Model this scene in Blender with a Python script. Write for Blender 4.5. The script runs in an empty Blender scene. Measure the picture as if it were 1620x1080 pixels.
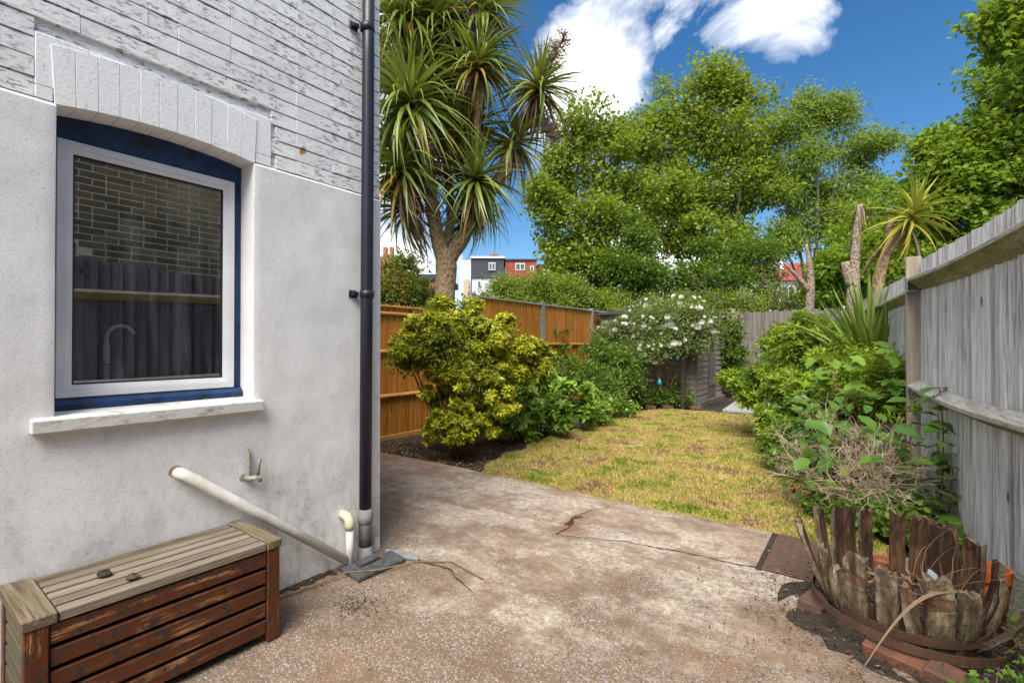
import bpy, bmesh, math, random
import numpy as np
from mathutils import Vector, Matrix, noise as mnoise

random.seed(7); RNG = np.random.default_rng(7)
R = math.radians
scene = bpy.context.scene
C = scene.collection

# ------------------------------------------------------------------ camera
cd = bpy.data.cameras.new('camera'); cam = bpy.data.objects.new('camera', cd); C.objects.link(cam)
cam.location = (0, 0, 1.28)
cam.rotation_euler = (R(90.45), 0, math.atan(565/765))
cd.sensor_width = 36; cd.lens = 36*765/1620; cd.clip_start = 0.05; cd.clip_end = 900
scene.camera = cam

# ------------------------------------------------------------------ light, sky, exposure
SUN_EL, SUN_AZ = 55, 164          # azimuth: direction the sun stands in, degrees from +Y towards +X
sl = bpy.data.lights.new('sun', 'SUN'); sl.energy = 1.7; sl.angle = R(40); sl.color = (1.0, .95, .87)
so = bpy.data.objects.new('sun', sl); C.objects.link(so)
so.rotation_euler = (R(90-SUN_EL), 0, R(180-SUN_AZ)); so.location = (3, -6, 12)
scene.view_settings.view_transform = 'Standard'; scene.view_settings.look = 'None'
scene.view_settings.exposure = 2.15; scene.view_settings.gamma = 1
scene.render.engine = 'CYCLES'
scene.cycles.use_denoising = True
try: scene.cycles.denoiser = 'OPENIMAGEDENOISE'
except Exception: pass
scene.cycles.max_bounces = 7; scene.cycles.transparent_max_bounces = 8
scene.cycles.sample_clamp_indirect = 6

# ------------------------------------------------------------------ node helper
class NT:
    def __init__(s, tree): s.t = tree
    def n(s, typ, props=None, **inp):
        nd = s.t.nodes.new(typ)
        for k, v in (props or {}).items(): setattr(nd, k, v)
        for k, v in inp.items():
            key = int(k[1:]) if k[0] == 'i' and k[1:].isdigit() else k.replace('_', ' ')
            sk = nd.inputs[key]
            if hasattr(v, 'is_output'): s.t.links.new(v, sk)
            else: sk.default_value = (tuple(v)+(1,) if isinstance(v, (tuple, list)) and len(v) == 3 and sk.type == 'RGBA' else v)
        return nd
    def noise(s, vec, scale, detail=4, rough=.55, out=0):
        return s.n('ShaderNodeTexNoise', Vector=vec, Scale=scale, Detail=detail, Roughness=rough).outputs[out]
    def ramp(s, fac, stops, interp='LINEAR'):
        nd = s.n('ShaderNodeValToRGB', Fac=fac); cr = nd.color_ramp; cr.interpolation = interp
        while len(cr.elements) < len(stops): cr.elements.new(.5)
        for e, (p, c) in zip(cr.elements, stops):
            e.position = p; e.color = tuple(c)+(1,) if isinstance(c, (tuple, list)) else (c, c, c, 1)
        return nd.outputs[0]
    def mix(s, fac, a, b, blend='MIX'):
        nd = s.n('ShaderNodeMix', {'data_type': 'RGBA', 'blend_type': blend}, i0=fac, i6=a, i7=b); return nd.outputs[2]
    def math(s, op, a, b=0.0, clamp=False):
        return s.n('ShaderNodeMath', {'operation': op, 'use_clamp': clamp}, i0=a, i1=b).outputs[0]
    def vmul(s, v, f): return s.n('ShaderNodeVectorMath', {'operation': 'MULTIPLY'}, i0=v, i1=f).outputs[0]
    def vadd(s, v, f): return s.n('ShaderNodeVectorMath', {'operation': 'ADD'}, i0=v, i1=f).outputs[0]
    def sep(s, v): return s.n('ShaderNodeSeparateXYZ', i0=v).outputs
    def pos(s): return s.n('ShaderNodeNewGeometry').outputs['Position']
    def island(s): return s.n('ShaderNodeNewGeometry').outputs['Random Per Island']
    def objrand(s): return s.n('ShaderNodeObjectInfo').outputs['Random']
    def bump(s, h, strength=.4, dist=.01): return s.n('ShaderNodeBump', Height=h, Strength=strength, Distance=dist).outputs[0]

MATS = {}
def mat(name, fn):
    m = bpy.data.materials.new(name); m.use_nodes = True
    t = NT(m.node_tree); bs = m.node_tree.nodes['Principled BSDF']
    bs.inputs['Specular IOR Level'].default_value = .35
    fn(t, bs, m); MATS[name] = m; return m
def setb(t, bs, col=None, rough=None, nrm=None, **kw):
    for k, v in (('Base Color', col), ('Roughness', rough), ('Normal', nrm)):
        if v is None: continue
        if hasattr(v, 'is_output'): t.t.links.new(v, bs.inputs[k])
        else: bs.inputs[k].default_value = tuple(v)+(1,) if isinstance(v, (tuple, list)) else v
    for k, v in kw.items(): bs.inputs[k.replace('_', ' ')].default_value = v

# ------------------------------------------------------------------ world
w = bpy.data.worlds.new('World'); scene.world = w; w.use_nodes = True
t = NT(w.node_tree); bg = w.node_tree.nodes['Background']
sky = t.n('ShaderNodeTexSky', {'sky_type': 'NISHITA', 'sun_disc': False, 'sun_elevation': R(SUN_EL),
          'sun_rotation': R(SUN_AZ), 'air_density': 1.0, 'dust_density': .3, 'ozone_density': 2.5})
d = t.n('ShaderNodeTexCoord').outputs['Generated']
# cumulus: fractal noise, banks thicken it or clear blue gaps in view; unseen cover elsewhere gives fill light
warp = t.vadd(d, t.vmul(t.vadd(t.noise(d, 2.2, 3, .5, 1), (-.5, -.5, -.5)), (.35, .35, .35)))
fac = t.math('MULTIPLY', t.math('SUBTRACT', t.noise(warp, 3.0, 9, .60), .5), 2.6)
def cloud_bank(fac, dirv, width, amount):
    dot = t.n('ShaderNodeVectorMath', {'operation': 'DOT_PRODUCT'}, i0=d, i1=Vector(dirv).normalized()).outputs['Value']
    k = t.math('POWER', 2.718, t.math('MULTIPLY', t.math('SUBTRACT', dot, 1.0), width))
    return t.math('ADD', fac, t.math('MULTIPLY', k, amount))
for dv, wd, am in (((-.541, .843, .70), 70, -.55), ((.058, 1.285, .583), 28, -.75), ((.20, 1.34, .50), 28, -.5), ((-.31, 1.014, .56), 220, -.30), ((-.562, .828, .25), 60, -.42), ((.037, 1.27, .36), 60, -.35),
                   ((-.467, .898, .60), 190, .85), ((-.50, .88, .48), 200, .50), ((-.12, 1.14, .70), 260, .70), ((-.06, 1.19, .60), 420, .60), ((-.30, 1.02, .80), 120, .22), ((.02, 1.25, .52), 900, .45), ((-.79, .66, .22), 60, .25)):
    fac = cloud_bank(fac, dv, wd, am)
cov = t.ramp(t.math('ADD', fac, .5), [(.38, 0), (.56, .40), (.86, 1)])
shade = t.ramp(t.noise(warp, 4.5, 6, .6), [(.34, (1.25, 1.35, 1.55)), (.58, (3.9, 3.85, 3.75))])
blue = t.n('ShaderNodeHueSaturation', Saturation=1.30, Value=.235, Color=sky.outputs[0]).outputs[0]
w.node_tree.links.new(t.mix(cov, blue, shade), bg.inputs[0]); bg.inputs[1].default_value = .15

# ------------------------------------------------------------------ object helpers
W = {}
def tag(o, label=None, cat=None, group=None, kind=None):
    for k, v in (('label', label), ('category', cat), ('group', group), ('kind', kind)):
        if v: o[k] = v
    return o
def thing(name, loc, label, cat, group=None):
    o = bpy.data.objects.new(name, None); C.objects.link(o); o.location = loc; o.empty_display_size = .1
    W[o.name] = Vector(loc); return tag(o, label, cat, group)
def obj(name, me, m, parent=None, loc=(0, 0, 0), rot=None, scale=None):
    o = bpy.data.objects.new(name, me); C.objects.link(o)
    L = Vector(loc); W[o.name] = L.copy()
    if parent is not None: o.parent = parent; L = L - W[parent.name]
    o.location = L
    if rot is not None: o.rotation_euler = rot
    if scale is not None: o.scale = (scale,)*3 if isinstance(scale, (int, float)) else scale
    if m is not None and len(me.materials) == 0: me.materials.append(MATS[m] if isinstance(m, str) else m)
    return o
class MB:
    def __init__(s): s.v = []; s.f = []
    def add(s, vs, fs):
        k = len(s.v); s.v += [tuple(v) for v in vs]; s.f += [tuple(i+k for i in f) for f in fs]; return s
    def box(s, a, b):
        (x0, y0, z0), (x1, y1, z1) = a, b
        return s.add([(x0,y0,z0),(x1,y0,z0),(x1,y1,z0),(x0,y1,z0),(x0,y0,z1),(x1,y0,z1),(x1,y1,z1),(x0,y1,z1)],
                     [(0,3,2,1),(4,5,6,7),(0,1,5,4),(1,2,6,5),(2,3,7,6),(3,0,4,7)])
    def prism(s, poly, axis, a, b):
        n = len(poly)
        def p(q, h): return (h, q[0], q[1]) if axis == 0 else ((q[0], h, q[1]) if axis == 1 else (q[0], q[1], h))
        return s.add([p(q, a) for q in poly]+[p(q, b) for q in poly],
                     [tuple(range(n))[::-1], tuple(range(n, 2*n))]+[(i, (i+1) % n, n+(i+1) % n, n+i) for i in range(n)])
    def tube(s, pts, rad, n=8, cap=True):
        pts = [Vector(p) for p in pts]; k0 = len(s.v); m = len(pts)
        if isinstance(rad, (int, float)): rad = [rad]*m
        ref = None
        for i, p in enumerate(pts):
            dr = (pts[min(i+1, m-1)]-pts[max(i-1, 0)]).normalized()
            if ref is None: ref = dr.orthogonal().normalized()
            u = (ref-dr*ref.dot(dr)).normalized(); ref = u; v = dr.cross(u)
            for j in range(n):
                a = 2*math.pi*j/n; s.v.append(tuple(p+(u*math.cos(a)+v*math.sin(a))*rad[i]))
        for i in range(m-1):
            for j in range(n):
                s.f.append((k0+i*n+j, k0+i*n+(j+1) % n, k0+(i+1)*n+(j+1) % n, k0+(i+1)*n+j))
        if cap: s.f.append(tuple(k0+j for j in range(n))[::-1]); s.f.append(tuple(k0+(m-1)*n+j for j in range(n)))
        return s
    def lathe(s, prof, c=(0, 0, 0), n=24):
        k0 = len(s.v)
        for r, z in prof:
            for j in range(n):
                a = 2*math.pi*j/n; s.v.append((c[0]+r*math.cos(a), c[1]+r*math.sin(a), c[2]+z))
        for i in range(len(prof)-1):
            for j in range(n):
                s.f.append((k0+i*n+j, k0+i*n+(j+1) % n, k0+(i+1)*n+(j+1) % n, k0+(i+1)*n+j))
        return s
    def mesh(s, name='m', smooth=False, bevel=0, seg=1):
        me = bpy.data.meshes.new(name); me.from_pydata(s.v, [], s.f); me.update()
        if bevel:
            bm = bmesh.new(); bm.from_mesh(me)
            bmesh.ops.bevel(bm, geom=list(bm.edges), offset=bevel, segments=seg, profile=.5, affect='EDGES', clamp_overlap=True)
            bm.to_mesh(me); bm.free()
        if smooth:
            me.polygons.foreach_set('use_smooth', [True]*len(me.polygons))
        return me
def bbox_mesh(size, bevel=.003, jit=0, name='m'):
    sx, sy, sz = size
    m = MB().box((-sx/2, -sy/2, -sz/2), (sx/2, sy/2, sz/2))
    if jit: m.v = [tuple(c+random.uniform(-jit, jit) for c in v) for v in m.v]
    return m.mesh(name, bevel=bevel)
def struct(name, me, m): return tag(obj(name, me, m), kind='structure')
def fast_mesh(name, V, faces_n, F, smooth=False):
    """V (n,3); F flat index array of polygons that all have faces_n corners"""
    me = bpy.data.meshes.new(name); V = np.ascontiguousarray(V, dtype=np.float32)
    me.vertices.add(len(V)); me.vertices.foreach_set('co', V.ravel())
    F = np.ascontiguousarray(F, dtype=np.int32).ravel(); nf = len(F)//faces_n
    me.loops.add(len(F)); me.loops.foreach_set('vertex_index', F)
    me.polygons.add(nf); me.polygons.foreach_set('loop_start', np.arange(nf, dtype=np.int32)*faces_n)
    if smooth: me.polygons.foreach_set('use_smooth', np.ones(nf, dtype=bool))
    me.update(calc_edges=True); return me

# ------------------------------------------------------------------ leaves
TPL = {
 'diamond': ([(0,0,0),(.45,.5,.07),(1,0,-.08),(.45,-.5,.07)], [(0,2,1),(0,3,2)]),
 'oval': ([(0,0,0),(.22,.36,.07),(.6,.42,.05),(1,0,-.14),(.6,-.42,.05),(.22,-.36,.07),(.42,0,0)],
          [(0,6,1),(1,6,2),(2,6,3),(3,6,4),(4,6,5),(5,6,0)]),
 'palm': ([(0,0,0),(.05,.42,.04),(.28,.30,.05),(.45,.62,.0),(.60,.26,.05),(1,0,-.10),(.60,-.26,.05),(.45,-.62,0),(.28,-.30,.05),(.05,-.42,.04),(.35,0,-.03)],
          [(10,i+1,i) for i in range(9)]+[(10,0,9)]),
 'tri': ([(0,-.5,0),(0,.5,0),(1,0,0)], [(0,1,2)]),
}
def unit(a): return a/np.maximum(np.linalg.norm(a, axis=1, keepdims=True), 1e-6)
def leaf_mesh(name, P, D, N, L, Wd, tpl='diamond'):
    T, Fc = TPL[tpl]; T = np.array(T); Fc = np.array(Fc)
    D = unit(D); S = unit(np.cross(N, D)); N2 = np.cross(D, S); n = len(P); k = len(T)
    L = np.broadcast_to(L, (n,))[:, None, None]; Wd = np.broadcast_to(Wd, (n,))[:, None, None]
    V = P[:, None, :]+L*T[None, :, :1]*D[:, None, :]+Wd*T[None, :, 1:2]*S[:, None, :]+L*T[None, :, 2:3]*N2[:, None, :]
    F = Fc[None]+(np.arange(n)*k)[:, None, None]
    return fast_mesh(name, V.reshape(-1, 3), 3, F)
def rnd_unit(n): return unit(RNG.normal(size=(n, 3)))
def clumps(blobs, per_clump, clump_r, n_total, shell=(.45, 1.05), flat=.8):
    """points in small clumps spread over the outer part of each blob; returns points, outward dirs, clump centres"""
    P = []; O = []; CC = []; tot = sum(b[3]**2 for b in blobs)
    for x, y, z, r in blobs:
        k = max(3, int(n_total/per_clump*r*r/tot))
        dirs = rnd_unit(k); rr = r*RNG.uniform(shell[0], shell[1], size=(k, 1))
        c = np.array([x, y, z])+dirs*rr*np.array([1, 1, flat]); CC.append(c)
        g = RNG.normal(size=(k, per_clump, 3))*clump_r*np.array([.55, .55, .4])
        P.append((c[:, None]+g).reshape(-1, 3)); O.append((np.repeat(dirs, per_clump, 0)+rnd_unit(k*per_clump)*.6))
    return np.concatenate(P), unit(np.concatenate(O)), np.concatenate(CC)
def foliage(name, blobs, m, parent, per=14, cr=.14, n=2000, L=.06, Wd=.03, tpl='diamond', up=.8, droop=-.1, shell=(.45, 1.05), flat=.8, zmin=.02, loc=None):
    P, O, CC = clumps(blobs, per, cr, n, shell, flat)
    P = P[P[:, 2] > zmin]; n = len(P); O = O[:n]
    D = unit(O+rnd_unit(n)*.9+np.array([0, 0, droop])); N = unit(rnd_unit(n)*.7+np.array([0, 0, up])+O*.35)
    ls = RNG.uniform(.65, 1.25, n)
    me = leaf_mesh(name, P, D, N, L*ls, Wd*ls*RNG.uniform(.8, 1.2, n), tpl)
    return obj(name, me, m, parent), CC
def bend(a, b, k=4, amp=.1):
    a = Vector(a); b = Vector(b); L = (b-a).length; o = Vector((random.uniform(-1,1), random.uniform(-1,1), random.uniform(-.3,.5)))*amp*L
    return [a.lerp(b, i/k)+o*math.sin(math.pi*i/k) for i in range(k+1)]
def limbs(mb, base, blobs, r0, fork=None, twigs=None, rt=.012, n=6, amp=.08):
    base = Vector(base)
    for i, (x, y, z, r) in enumerate(blobs):
        e = Vector((x, y, z)); st = Vector(fork) if fork else base
        p = bend(st, e, 5, amp); k = len(p)
        mb.tube(p, [r0*(1-.8*j/(k-1)) for j in range(k)], n, cap=False)
    if fork: mb.tube(bend(base, fork, 4, .04), [r0*2.2, r0*1.9, r0*1.75, r0*1.6, r0*1.5], 10, cap=False)
    if twigs is not None:
        cs = np.array([b[:3] for b in blobs])
        for c in twigs:
            j = int(np.argmin(((cs-c)**2).sum(1))); mb.tube(bend(cs[j], c, 2, .12), [rt, rt*.7, rt*.35], 4, cap=False)

# ------------------------------------------------------------------ materials
def paint_brick(t, b, m):
    p = t.pos(); q = t.vmul(p, (1, 6, 22)); r = t.objrand()
    chips = t.ramp(t.noise(q, 3.2, 9, .78), [(.54, 0), (.58, 1)])
    zone = t.ramp(t.noise(p, 3.2, 3, .5), [(.36, 0), (.52, 1)])
    f = t.math('MULTIPLY', chips, zone)
    base = t.mix(t.noise(p, 1.4, 4), (.72, .72, .725), (.80, .79, .77))
    base = t.mix(t.math('MULTIPLY', r, .25), base, (.58, .58, .575))
    col = t.mix(t.math('MULTIPLY', f, .8), base, (.14, .13, .115))
    rust = t.ramp(t.noise(p, 4.3, 2), [(.755, 0), (.77, 1)])
    col = t.mix(rust, col, (.38, .2, .07))
    h = t.math('ADD', t.math('MULTIPLY', t.noise(p, 60, 6, .65), .6), t.math('MULTIPLY', f, -1.0))
    setb(t, b, col, .62, t.bump(h, .55, .006))
mat('paint_brick', paint_brick)
def paint_arch(t, b, m):
    p = t.pos(); base = t.mix(t.noise(p, 3, 4), (.76, .76, .765), (.82, .81, .79))
    st = t.ramp(t.noise(t.vmul(p, (1, 9, 2)), 1.7, 4), [(.60, 0), (.72, 1)])
    ch = t.math('MULTIPLY', t.ramp(t.noise(t.vmul(p, (1, 14, 5)), 5, 8, .75), [(.60, 0), (.64, 1)]), .55)
    base = t.mix(ch, base, (.30, .29, .27))
    setb(t, b, t.mix(t.math('MULTIPLY', st, .45), base, (.45, .38, .27)), .6, t.bump(t.noise(p, 60, 7, .7), .5, .005))
mat('paint_arch', paint_arch)
def render_white(t, b, m):
    p = t.pos(); z = t.sep(p)[2]
    base = t.mix(t.noise(p, 1.1, 5), (.70, .70, .71), (.79, .78, .76))
    fine = t.ramp(t.noise(p, 120, 5, .7), [(.34, 0), (.46, 1)])
    base = t.mix(t.math('MULTIPLY', t.math('SUBTRACT', 1.0, fine), .5), base, (.36, .36, .37))
    g = t.ramp(t.noise(t.vmul(p, (1, 3, 1.6)), 2.3, 7, .68), [(.42, 0), (.62, 1)])
    low = t.n('ShaderNodeMapRange', i0=z, i1=.85, i2=.05, i3=.22, i4=1.0).outputs[0]
    speck = t.ramp(t.noise(p, 38, 6, .75), [(.52, 0), (.66, 1)])
    base = t.mix(t.math('MULTIPLY', t.math('MULTIPLY', g, low), t.math('ADD', .5, t.math('MULTIPLY', speck, .5))), base, (.12, .115, .10))
    alg = t.ramp(t.noise(p, 5.5, 4), [(.70, 0), (.78, 1)])
    base = t.mix(t.math('MULTIPLY', alg, .5), base, (.13, .15, .07))
    h = t.math('ADD', t.noise(p, 210, 4, .7), t.math('MULTIPLY', t.noise(p, 22, 4), .3))
    setb(t, b, base, .8, t.bump(h, .38, .004))
mat('render_white', render_white)
def sill_paint(t, b, m):
    p = t.pos(); base = t.mix(t.noise(p, 6, 4), (.66, .655, .64), (.55, .53, .47))
    g = t.ramp(t.noise(t.vmul(p, (3, 1, 3)), 9, 7, .7), [(.53, 0), (.68, 1)])
    setb(t, b, t.mix(t.math('MULTIPLY', g, .75), base, (.12, .11, .06)), .7, t.bump(t.noise(p, 60, 5), .4, .005))
mat('sill_paint', sill_paint)
def simple(name, col, rough=.5, var=.15, scale=8, bs=.2, bscale=60, dist=.004, metal=0, dark=None, spec=None):
    def fn(t, b, m):
        p = t.pos(); c2 = dark or tuple(x*(1-var*2) for x in col)
        f = t.ramp(t.noise(p, scale, 6, .62), [(.35, 0), (.68, 1)])
        c = t.mix(f, col, c2); c = t.mix(t.math('MULTIPLY', t.objrand(), var), c, c2)
        setb(t, b, c, rough, t.bump(t.noise(p, bscale, 5), bs, dist), Metallic=metal)
        if spec is not None: b.inputs['Specular IOR Level'].default_value = spec
    return mat(name, fn)
simple('upvc', (.74, .74, .75), .35, .06, 7, .1)
simple('blue_paint', (.014, .055, .16), .45, .25, 14, .35, 50, dark=(.012, .02, .045))
simple('gasket', (.012, .012, .014), .5)
simple('black_pvc', (.022, .023, .035), .38, .2, 5, .08)
simple('grey_cement', (.27, .27, .27), .85, .2, 20, .5)
simple('white_pvc', (.72, .71, .67), .4, .1, 9, .15, dark=(.52, .48, .40))
simple('cream_pvc', (.62, .57, .40), .45, .1, 9, .15)
simple('slate_black', (.035, .037, .04), .6, .2, 30, .6, 90, .006, dark=(.10, .10, .10))
simple('verdigris', (.13, .13, .09), .7, .2, 50, .6, 80, dark=(.40, .38, .33))
simple('rust_iron', (.075, .052, .045), .62, .25, 22, .6, 140, .004, dark=(.125, .065, .04))
simple('hoop_iron', (.045, .028, .02), .7, .25, 14, .6, 90, .004, dark=(.10, .05, .028))
simple('soil', (.022, .016, .012), .95, .2, 30, 1, 60, .02, dark=(.06, .043, .03))
simple('terracotta', (.42, .15, .07), .75, .2, 12, .3)
simple('orange_pot', (.62, .14, .03), .5, .1, 6, .1)
simple('wall_hole', (.20, .10, .06), .9, .3, 30, .8, 60, .01, dark=(.42, .36, .31))
simple('red_brick', (.22, .078, .045), .9, .35, 16, .9, 60, .008, dark=(.07, .05, .038))
simple('concrete_post', (.36, .345, .31), .85, .15, 15, .5, 90, dark=(.22, .21, .17))
simple('mossy_concrete', (.27, .26, .21), .9, .2, 26, .9, 60, .01, dark=(.08, .085, .04))
simple('teal_glaze', (.02, .26, .30), .15, .1)
simple('plastic_white', (.42, .46, .50), .4)
simple('chrome', (.85, .85, .87), .3, .02, 4, 0, metal=.35)
simple('interior_dark', (.10, .095, .12), .8, .1)
simple('interior_pale', (.5, .5, .47), .6, .1)
simple('far_white', (.68, .68, .67), .8, .05, .5, .1)
simple('far_slate', (.055, .06, .075), .8, .1, .6, .1)
simple('far_red', (.30, .075, .05), .85, .15, .8, .2)
simple('far_brick', (.30, .13, .08), .85, .15, .8, .2)
simple('far_window', (.10, .12, .14), .15, .1, .5, 0)
simple('roof_tile', (.27, .06, .045), .85, .15, .9, .3)
simple('cream_far', (.50, .43, .30), .8, .1)
simple('twig', (.40, .27, .155), .8, .2, 30, .3, dark=(.58, .48, .36))
simple('stem_brown', (.15, .085, .045), .85, .2, 20, .6, dark=(.24, .15, .08))
simple('bark_grey', (.15, .13, .105), .9, .2, 7, .8, 25, .03, dark=(.07, .06, .045))
simple('dark_post', (.045, .032, .022), .85, .2, 20, .5)
simple('stone_slab', (.34, .34, .33), .85, .15, 9, .4)
simple('galv', (.28, .31, .34), .4, .15, 20, .1, metal=.7)
simple('petal', (.78, .76, .66), .6, .08, 20, .05)
simple('purple_petal', (.35, .14, .5), .6)
simple('red_petal', (.30, .02, .03), .6)

def wood(name, c1, c2, c3, axis=2, rough=.75, grain=1.0, moss=None, bstr=.6, knots=True):
    """planks: grain runs along `axis`; every board gets its own offset and tone from its object random"""
    def fn(t, b, m):
        p = t.pos(); r = t.objrand()
        sc = [38, 38, 38]; sc[axis] = 1.6
        off = t.vadd(t.vmul(p, tuple(sc)), t.vmul(t.n('ShaderNodeCombineXYZ', i0=r, i1=r, i2=r).outputs[0], (91, 57, 73)))
        wv = t.noise(off, .55*grain, 6, .62)
        streak = t.noise(off, 2.6*grain, 4, .7)
        c = t.ramp(wv, [(.28, c3), (.48, c1), (.70, c2)])
        c = t.mix(t.ramp(streak, [(.47, 0), (.64, .85)]), c, c3)
        c = t.mix(t.math('MULTIPLY', r, .45), c, c2)
        if knots:
            sk = [7, 7, 7]; sk[axis] = 2.4
            v = t.n('ShaderNodeTexVoronoi', Vector=t.vadd(t.vmul(p, tuple(sk)), t.vmul(t.n('ShaderNodeCombineXYZ', i0=r, i1=r, i2=r).outputs[0], (31, 27, 43))), Scale=1.0).outputs[0]
            c = t.mix(t.ramp(v, [(.06, .85), (.11, 0)]), c, tuple(x*.35 for x in c3))
        if moss:
            mm = t.ramp(t.noise(p, 6, 5, .65), [(.52, 0), (.68, 1)]); c = t.mix(t.math('MULTIPLY', mm, moss[1]), c, moss[0])
        setb(t, b, c, rough, t.bump(t.math('ADD', wv, t.math('MULTIPLY', streak, .7)), bstr, .006))
    return mat(name, fn)
wood('orange_board', (.54, .20, .024), (.66, .30, .05), (.26, .075, .008))
wood('orange_rail', (.50, .25, .06), (.58, .32, .09), (.30, .12, .02), axis=1)
wood('grey_board', (.58, .565, .55), (.82, .805, .79), (.13, .115, .105), grain=.9, bstr=1.0)
wood('dark_board', (.075, .068, .085), (.14, .13, .155), (.03, .027, .03))  # darker colour given to the out-of-view fence bay, to darken the pane's reflection
wood('grey_rail', (.42, .39, .34), (.55, .52, .48), (.18, .155, .12), axis=1, moss=((.20, .19, .08), .3))
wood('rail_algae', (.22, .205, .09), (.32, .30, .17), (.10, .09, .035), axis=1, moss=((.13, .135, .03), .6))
wood('grey_post', (.30, .245, .18), (.38, .33, .27), (.13, .085, .045), grain=.8)
wood('end_board', (.16, .135, .11), (.24, .21, .18), (.07, .055, .045), grain=1.2)
wood('shed_board', (.27, .24, .205), (.35, .32, .28), (.14, .12, .095), axis=0)
wood('shed_board_side', (.27, .24, .205), (.35, .32, .28), (.14, .12, .095), axis=1)
wood('box_top', (.17, .125, .085), (.29, .245, .195), (.05, .033, .02), axis=1, moss=((.15, .135, .04), .5), bstr=1.0)
wood('box_cap', (.15, .11, .068), (.235, .19, .125), (.05, .033, .018), axis=0, moss=((.14, .13, .03), .45))
wood('box_endslat', (.085, .07, .04), (.13, .115, .07), (.035, .026, .014), axis=0, moss=((.09, .09, .03), .5))
def box_front(axis):
    def fn(t, b, m):
        p = t.pos(); r = t.objrand(); sc = [40, 40, 40]; sc[axis] = 2.5
        q = t.vadd(t.vmul(p, tuple(sc)), t.vmul(t.n('ShaderNodeCombineXYZ', i0=r, i1=r, i2=r).outputs[0], (91, 57, 73)))
        c = t.mix(t.noise(q, .6, 5), (.05, .013, .0045), (.135, .038, .010))
        worn = t.ramp(t.noise(q, 1.5, 9, .8), [(.52, 0), (.565, 1)])
        zone = t.ramp(t.noise(p, 4.5, 3), [(.40, 0), (.58, 1)])
        c = t.mix(t.math('MULTIPLY', worn, zone), c, (.42, .22, .09))
        dirt = t.ramp(t.noise(p, 24, 9, .8), [(.52, 0), (.58, 1)])
        c = t.mix(t.math('MULTIPLY', dirt, .9), c, (.03, .025, .022))
        setb(t, b, c, .5, t.bump(t.math('ADD', t.noise(q, 1.2, 5), t.math('MULTIPLY', dirt, .6)), .5, .004))
    return fn
mat('box_front', box_front(1)); mat('box_post', box_front(2)); mat('box_end', box_front(0))
def stave_wood(t, b, m):
    tc = t.n('ShaderNodeTexCoord').outputs['Object']; r = t.objrand()
    q = t.vadd(t.vmul(tc, (45, 45, 4)), t.vmul(t.n('ShaderNodeCombineXYZ', i0=r, i1=r, i2=r).outputs[0], (91, 57, 73)))
    wv = t.noise(q, .7, 7, .7)
    c = t.ramp(wv, [(.30, (.02, .013, .008)), (.46, (.14, .10, .055)), (.66, (.34, .285, .18))])
    rot = t.ramp(t.noise(tc, 12, 6, .7), [(.46, 0), (.62, 1)])
    c = t.mix(t.math('MULTIPLY', rot, .8), c, (.055, .028, .014))
    z = t.sep(tc)[2]
    z = t.math('ADD', z, t.math('MULTIPLY', t.math('SUBTRACT', r, .5), .05))
    band = t.math('MULTIPLY', t.math('GREATER_THAN', t.math('ADD', z, t.math('MULTIPLY', t.noise(tc, 25, 3), .02)), .205), t.math('LESS_THAN', t.math('ADD', z, t.math('MULTIPLY', t.noise(tc, 21, 3), .02)), .255))
    c = t.mix(t.math('MULTIPLY', t.math('MULTIPLY', band, t.ramp(r, [(.35, 0), (.5, .85)])), t.ramp(t.noise(tc, 14, 5, .7), [(.30, .2), (.5, 1)])), c, (.10, .038, .015))
    c = t.mix(t.math('MULTIPLY', t.math('FRACT', t.math('MULTIPLY', r, 7.3)), .35), c, (.045, .03, .018))
    setb(t, b, c, .85, t.bump(t.math('ADD', wv, t.math('MULTIPLY', rot, -.6)), .8, .01))
mat('stave_wood', stave_wood)
def stave_inner(t, b, m):
    tc = t.n('ShaderNodeTexCoord').outputs['Object']; r = t.objrand()
    q = t.vadd(t.vmul(tc, (40, 40, 5)), t.vmul(t.n('ShaderNodeCombineXYZ', i0=r, i1=r, i2=r).outputs[0], (91, 57, 73))); wv = t.noise(q, .8, 7, .72)
    c = t.ramp(wv, [(.30, (.012, .006, .004)), (.50, (.045, .022, .011)), (.62, (.12, .058, .026)), (.74, (.22, .14, .08))])
    setb(t, b, c, .85, t.bump(wv, 1.0, .012))
mat('stave_inner', stave_inner)

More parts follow.
